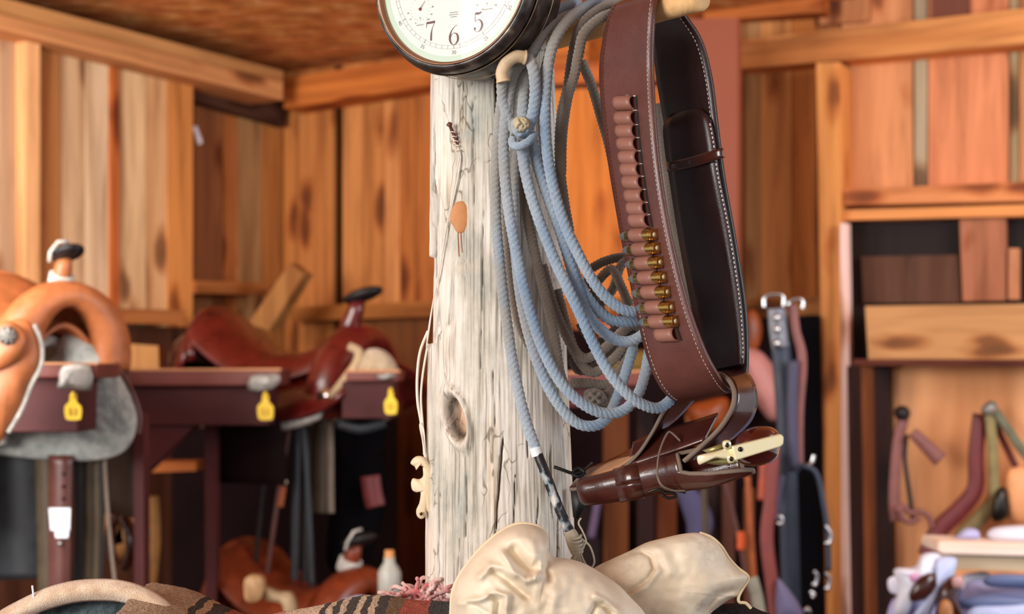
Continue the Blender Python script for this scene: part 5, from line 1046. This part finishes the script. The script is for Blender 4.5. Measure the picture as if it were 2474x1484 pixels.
# ------------------------------------------------------------------ right bay: bridles and pads
GR = 'bridles hanging right of the belt'
t = thing('bridle', 'bridle with chrome buckles and grey blue cheek straps nearest the orange stud', 'bridle', P(1890, 1484, 3.3), GR)
m = MB(); strap(m, [(1876, 745), (1880, 800), (1886, 840)], 3.3, 42, .008); m.build('crown_strap', leather('silver_grey_leather', '#74757e', .35, .3), t)
m = MB(); strap(m, [(1886, 830), (1898, 1000), (1906, 1250), (1912, 1500)], 3.32, 46, .008); m.build('cheek_strap', BLU, t)
m = MB(); strap(m, [(1914, 735), (1922, 800), (1938, 870), (1930, 1000), (1930, 1130)], 3.31, 22, .007); m.build('rein_strap', PNK, t)
m = MB(); strap(m, [(1918, 870), (1914, 1000), (1920, 1140)], 3.29, 24, .006); m.build('inner_strap', LAV, t)
m = MB(); ptube(m, [(1846, 745, 3.28), (1846, 722, 3.28), (1856, 712, 3.28), (1885, 712, 3.28), (1893, 724, 3.28), (1893, 742, 3.28)], 5, seg=10, n=4); m.build('chrome_buckle', M_['steel'], t)
m = MB(); ptube(m, [(1905, 738, 3.27), (1908, 728, 3.27), (1930, 722, 3.27), (1940, 732, 3.27), (1938, 748, 3.27)], 5, seg=10, n=4); m.build('chrome_buckle', M_['steel'], t)
for y in (768, 796, 830):
    m = MB(); blob(m, [(1878+10*math.cos(a), y+12*math.sin(a)) for a in np.linspace(0, 6.28, 8, endpoint=False)], (1878, y), 3.285, .012, .008, rings=5, n=3); m.build('silver_stud', M_['steel'], t)
t = thing('bridle', 'dark blue headstall with snap hooks, looping low beside the orange stud', 'bridle', P(1980, 1420, 3.25), GR)
m = MB(); strap(m, [(1918, 1126), (1950, 1128), (1975, 1150), (1990, 1220), (2000, 1290), (2002, 1380)], 3.25, 12, .006); m.build('headstall_strap', BLU, t)
m = MB(); strap(m, [(1890, 1150), (1880, 1200), (1874, 1260)], 3.24, 14, .006); m.build('side_strap', LAV, t)
m = MB()
for pts in ([(1966, 1100), (1962, 1116), (1954, 1124)], [(1994, 1270), (2006, 1290), (2004, 1312), (1992, 1312)], [(1876, 1248), (1888, 1250), (1888, 1266), (1876, 1264)], [(1966, 1380), (1974, 1392), (1970, 1414), (1962, 1410)], [(1994, 1384), (2004, 1400), (2000, 1424), (1992, 1420)], [(1956, 1430), (1966, 1436), (1962, 1444)], [(1944, 1478), (1950, 1470), (1956, 1480)]):
    m = MB(); ptube(m, [(x, y, 3.22) for x, y in pts], 5, seg=8); m.build('snap_hook', M_['steel'], t)
hang('red_strap', 'long dusty red strap hanging below the revolver', 'strap', [(1868, 1060), (1862, 1200), (1852, 1300), (1866, 1420), (1876, 1520)], 3.2, 32, leather('dusty_red_strap', '#7a3631', .6, .2), 'loose straps in the right bay')
hang('hanging_strap', 'short orange leather strap hanging behind the revolver grip', 'strap', [(1852, 1090), (1850, 1150), (1846, 1210)], 3.25, 34, leather('burnt_orange', '#a33c14', .5), 'loose straps in the right bay')
t = thing('round_leather_disc', 'orange leather disc partly behind the belt', 'disc', P(1815, 860, 3.3)); m = MB(); blob(m, [(1815+26*math.cos(a), 800+52*math.sin(a)) for a in np.linspace(0, 6.28, 14, endpoint=False)], (1815, 800), 3.94, .02, .03, rings=8, n=4); m.build('disc_face', ORG_L, t)
m = MB(); blob(m, [(1790, 850), (1832, 846), (1866, 880), (1895, 935), (1905, 980), (1890, 1010), (1862, 1018), (1838, 990), (1810, 940)], (1850, 935), 3.9, .06, .03, rings=12, n=5, disp=None); pk = tag(m.build('pink_pad', leather('pink_padding', '#c08078', .6, .1)), 'rounded dusty pink pad hanging just right of the belt', 'pad')
m = MB(); blob(m, [(1660, 985), (1700, 968), (1752, 960), (1764, 990), (1750, 1030), (1700, 1050), (1672, 1030)], (1710, 1005), 3.88, .05, .03, rings=10, n=5); tag(m.build('orange_saddle_seat', ORG_L), 'glossy orange leather seat glimpsed between holster and belt', 'saddle')
m = MB(); blob(m, [(1655, 1010), (1668, 1000), (1690, 1050), (1720, 1075), (1690, 1085), (1668, 1060)], (1680, 1050), 3.92, .02, .02, rings=8, n=4); tag(m.build('leather_flap', M_['tan']), 'small tan leather flap above the holster', 'flap')
m = MB(); blob(m, [(1480, 870), (1510, 850), (1590, 850), (1590, 900), (1480, 900)], (1535, 878), 3.4, .04, .04, rings=8, n=4); tag(m.build('mustard_cloth', plain('mustard_cloth', '#6d5218', .8)), 'mustard cloth on the rack behind the grey rope', 'cloth')
m = MB(); blob(m, [(1440, 770), (1480, 755), (1530, 765), (1545, 800), (1500, 840), (1450, 830)], (1490, 800), 3.93, .05, .05, rings=8, n=4); tag(m.build('orange_cloth', ORG_L), 'orange leather bundle behind the rope loops', 'leather')
m = MB(); blob(m, [(1682, 780), (1700, 770), (1712, 800), (1706, 850), (1688, 870)], (1696, 820), 3.64, .02, .03, rings=8, n=4); tag(m.build('orange_pennant', plain('bright_orange', '#e2572a', .6)), 'sliver of bright orange cloth between the two sides of the belt', 'cloth')
for i, (x, y0, y1, w_, c, d, lab) in enumerate([(1488, 985, 1345, 60, '#6a3814', 3.8, 'orange brown upright board behind the toe of the holster'), (1560, 990, 1345, 40, '#2c1310', 3.78, 'near black board right of the orange one'), (1420, 1190, 1420, 60, '#1f0d0c', 3.79, 'black upright board behind the rope tassel'), (1610, 1100, 1400, 50, '#6b3414', 3.8, 'brown upright board under the holster buckle'), (1760, 1150, 1500, 30, '#4f2a1e', 3.77, 'brown upright board left of the orange keeper'), (1722, 1160, 1500, 34, '#2a1411', 3.79, 'dark upright board under the holster mouth'), (1810, 1180, 1500, 24, '#6b3a18', 3.8, 'ochre upright board beside the long red strap')]):
    m = MB(); pprism(m, [(x-w_/2, y0), (x+w_/2, y0), (x+w_/2, 1900), (x-w_/2, 1900)], d, .03, (*lin(c), .13*i)); tag(m.build('upright_board', M_['boards'], smooth=False), lab, 'board', 'upright boards in the right bay')
hang('blue_cloth', 'lavender blue cloth strip hanging under the holster', 'cloth', [(1640, 1165), (1672, 1215), (1690, 1260), (1685, 1300)], 3.74, lambda u: 30+34*math.sin(u*2.6), leather('lavender_cloth', '#4c4868', .8, .15))
hang('blue_cloth', 'thin violet strip hanging behind the rope tassel', 'cloth', [(1450, 1130), (1444, 1210), (1428, 1300)], 3.76, 18, leather('violet_cloth', '#63506e', .8, .15))
for i, (pts, w_, mt, lab) in enumerate([([(1745, 1150), (1775, 1260), (1800, 1380), (1815, 1500)], 12, M_['brown'], 'thin brown rein slanting down beneath the revolver'), ([(1700, 1180), (1706, 1300), (1712, 1400)], 16, OLV, 'olive strap hanging under the holster mouth'), ([(1806, 1150), (1812, 1260), (1822, 1400), (1828, 1500)], 14, ORG_L, 'rust coloured rein left of the long red strap')]):
    hang('hanging_rein', lab, 'strap', pts, 3.5, w_, mt, 'loose straps in the right bay')
hang('rein_stop', 'small bright orange keeper above the rear glove', 'keeper', [(1790, 1285), (1791, 1305), (1790, 1328)], 3.45, 20, plain('bright_keeper', '#d9591c', .5))
m = MB(); blob(m, [(1876, 1408), (1890, 1405), (1930, 1460), (1940, 1500), (1880, 1500)], (1900, 1465), 3.2, .04, .04, rings=8, n=4); tag(m.build('cloth_bag', plain('lavender_bag', '#6f6c8e', .8)), 'lavender grey cloth bag low beside the long red strap', 'bag')
m = MB(); strap(m, [(1816, 1396), (1828, 1440), (1838, 1500)], 3.0, 28, .01); tag(m.build('canvas_strap', leather('grey_canvas', '#8a8474', .8)), 'grey canvas strap end right of the rear glove', 'strap')
# ------------------------------------------------------------------ tack on the plywood at the right
PW = 3.60
def ply(name, label, pts, w_, mat, d=PW, cat='strap', g='straps hanging on the plywood'): return hang(name, label, cat, pts, d, w_, mat, g, .008)
ply('hanging_strap', 'dusty pink strap falling straight from the dark knot', [(2182, 1010), (2168, 1080), (2160, 1200), (2165, 1260)], 26, PNK)
ply('hanging_strap', 'dark narrow strap just right of the dusty pink one', [(2190, 1050), (2186, 1110), (2198, 1200), (2206, 1260)], 9, DKL)
ply('leather_tool', 'thick pinkish leather handle slanting down to the right', [(2205, 1045), (2240, 1080), (2272, 1112)], lambda u: 26+12*u, PNK, PW-.03, 'handle', None)
m = MB(); blob(m, [(2160, 992), (2176, 980), (2192, 984), (2200, 1000), (2190, 1016), (2166, 1012)], (2180, 998), PW-.04, .03, .02, rings=8, n=4); tag(m.build('leather_knot', DKL), 'dark leather knot at the top of the pink strap on the plywood', 'knot')
m = MB()
for pts in ([(2165, 1235), (2180, 1222), (2200, 1240), (2220, 1235), (2245, 1250), (2252, 1275)], [(2180, 1222), (2178, 1250), (2200, 1262), (2222, 1250)]): ptube(m, [(x, y, PW-.03) for x, y in pts], 7, seg=8)
tag(m.build('curled_thong', PNK), 'curled pinkish leather thong above the papers', 'thong')
ply('hanging_strap', 'wide maroon strap sweeping down left to the table', [(2368, 1000), (2358, 1100), (2356, 1180), (2320, 1230), (2270, 1280), (2240, 1345)], lambda u: 34+14*u, REDL, PW-.02)
ply('hanging_strap', 'khaki webbing strap beside the maroon one', [(2388, 985), (2398, 1080), (2402, 1200)], 24, leather('khaki_webbing', '#8c7c50', .8), PW-.035)
ply('hanging_strap', 'green grey webbing strap slanting to the right edge', [(2394, 978), (2430, 1030), (2475, 1095), (2520, 1150)], 20, leather('grey_webbing', '#6c6a54', .8), PW-.04)
ply('hanging_strap', 'maroon strap under the slanting webbing', [(2400, 1010), (2430, 1080), (2462, 1140), (2500, 1180)], 14, REDL, PW-.01)
ply('hanging_strap', 'khaki webbing loop behind the paper roll', [(2420, 1190), (2380, 1240), (2330, 1290), (2300, 1330)], 34, leather('khaki_webbing_2', '#7c6a44', .8), PW-.005)
m = MB(); blob(m, [(2370, 990), (2385, 972), (2402, 970), (2412, 985), (2400, 1000), (2380, 1004)], (2390, 988), PW-.05, .02, .02, rings=6, n=4); tag(m.build('hook_knob', M_['tape_grey']), 'grey hook holding the straps on the plywood', 'hook')
m = MB(); blob(m, [(2405, 1190), (2430, 1180), (2440, 1240), (2415, 1262), (2396, 1250)], (2418, 1222), PW-.04, .02, .02, rings=6, n=4); tag(m.build('buckle_cluster', M_['dark_steel']), 'dark buckles where the webbing straps meet', 'buckle')
m = MB(); blob(m, [(2430, 1150), (2450, 1130), (2500, 1130), (2520, 1200), (2500, 1260), (2450, 1262), (2430, 1220)], (2475, 1200), PW-.02, .03, .02, rings=8, n=4); tag(m.build('leather_pouch', leather('peach_leather', '#eda36c', .6, .1)), 'peach leather pouch at the right edge on the plywood', 'pouch')
# bench with papers and bottles
t = thing('work_bench', 'pale wooden bench top at the lower right edge', 'bench', P(2420, 1500, 3.0))
m = MB(); pprism(m, [(2266, 1312), (2274, 1308), (2700, 1322), (2700, 1352), (2280, 1340), (2266, 1334)], 2.9, .12, (*lin('#f3dfcf'), .3)); m.build('bench_top', wood('pale_bench', 'x', dark=.85, knots=False), t, smooth=False, bevel=.005)
m = MB(); pprism(m, [(2300, 1342), (2700, 1354), (2700, 1386), (2304, 1376)], 2.92, .09, (*lin('#d8c4a4'), .6)); m.build('bench_apron', wood('pale_bench_2', 'x', dark=.85, knots=False), t, smooth=False)
m = MB(); box(m, P(2580, 1700, 3.0), .7, .1, .5); m.build('bench_cabinet', plain('blue_grey_paint', '#8f9cc0', .6), t, smooth=False)
CB = [plain('pale_blue_paper', '#c3cdf0', .6), plain('lilac_paper', '#b3b2dc', .6), plain('white_card', '#e6e9f8', .6), plain('grey_blue_plastic', '#66749c', .5)]
def lump(name, label, cat, o, d, mat, bf=.03, bb=.03, g=None, dd=None):
    c = (sum(q[0] for q in o)/len(o), sum(q[1] for q in o)/len(o)); m = MB(); blob(m, o, c, d, bf, bb, rings=10, n=4, disp=dd); return tag(m.build(name, mat), label, cat, g)
lump('paper_roll', 'white paper roll lying on the bench at the right edge', 'paper roll', [(2385, 1296), (2400, 1276), (2480, 1270), (2560, 1282), (2560, 1316), (2470, 1314), (2410, 1310)], 2.98, CB[2], .05, .05)
lump('crumpled_paper', 'small white crumpled paper left of the paper roll', 'paper', [(2310, 1300), (2330, 1278), (2360, 1280), (2366, 1300), (2330, 1308)], 2.97, CB[1])
wr = lambda x, y: .006*noise.noise(Vector((x*.08, y*.08, 0)))
lump('plastic_bag', 'pale blue crinkled plastic bag left of the bench top', 'bag', [(2160, 1376), (2210, 1370), (2228, 1340), (2262, 1336), (2280, 1350), (2300, 1360), (2290, 1400), (2240, 1400), (2210, 1440), (2190, 1490), (2160, 1480), (2170, 1420)], 2.86, CB[2], .05, .04, dd=wr)
lump('plastic_bag', 'pale blue bag below the bench top beside the dark bottle', 'bag', [(2262, 1350), (2310, 1350), (2300, 1400), (2270, 1440), (2240, 1500), (2200, 1500), (2250, 1430), (2275, 1390)], 2.83, CB[0], .03, .03, dd=wr)
lump('storage_box', 'blue grey box stack under the bench top at the right edge', 'box', [(2330, 1420), (2380, 1400), (2560, 1400), (2560, 1540), (2330, 1540)], 2.95, CB[1], .04, .04, dd=wr)
lump('storage_box', 'dark slate box right under the bench top', 'box', [(2390, 1390), (2480, 1388), (2560, 1392), (2560, 1420), (2392, 1418)], 2.88, CB[3], .02, .02)
lump('dark_bottle', 'dark brown rounded bottle among the pale bags', 'bottle', [(2270, 1420), (2290, 1396), (2312, 1390), (2322, 1410), (2316, 1450), (2330, 1500), (2260, 1510), (2262, 1460)], 2.80, M_['holster'], .03, .03)
lump('bottle_top', 'pinkish knob beside the dark bottle', 'knob', [(2300, 1396), (2318, 1392), (2328, 1402), (2324, 1420), (2304, 1420)], 2.765, plain('pinkish_knob', '#c99a98', .5), .01, .01)
lump('dark_pouch', 'dark maroon leather pouch tucked in the pale bags', 'pouch', [(2196, 1440), (2215, 1400), (2250, 1384), (2266, 1400), (2250, 1440), (2210, 1456)], 2.81, M_['holster'], .02, .03)
lump('wooden_tool', 'small tan handle low beside the dark bottle', 'handle', [(2270, 1460), (2285, 1448), (2300, 1462), (2300, 1500), (2270, 1500)], 2.77, leather('tan_handle', '#b87a48', .5), .02, .02)

lump('folded_cloth', 'pale lilac folded cloth lowest at the left of the bench clutter', 'cloth', [(2150, 1460), (2180, 1440), (2230, 1448), (2262, 1470), (2280, 1520), (2150, 1530)], 2.92, CB[1], .04, .04, dd=wr)
lump('plastic_tub', 'white tub with rounded rim under the bench apron', 'tub', [(2322, 1400), (2345, 1384), (2392, 1386), (2396, 1440), (2380, 1470), (2330, 1466)], 2.99, CB[2], .03, .03)
lump('blue_cloth_roll', 'blue grey rolled cloth under the slate box', 'cloth', [(2320, 1450), (2380, 1436), (2474, 1440), (2540, 1450), (2540, 1475), (2400, 1478), (2325, 1470)], 2.86, CB[3], .03, .03)
lump('paper_stack', 'white papers spilling out at the bottom right corner', 'paper', [(2340, 1474), (2420, 1462), (2540, 1464), (2560, 1540), (2340, 1540)], 2.84, CB[0], .02, .03, dd=wr)
lump('paper_scrap', 'small torn white paper left of the plastic bags', 'paper', [(2146, 1400), (2172, 1392), (2186, 1410), (2176, 1436), (2150, 1430)], 2.95, CB[2], .006, .006)
lump('pink_wrapper', 'small pink wrapper lying on the pale bags', 'wrapper', [(2196, 1392), (2214, 1384), (2222, 1396), (2204, 1408)], 2.79, plain('pink_foil', '#d69ac0', .4), .008, .008)
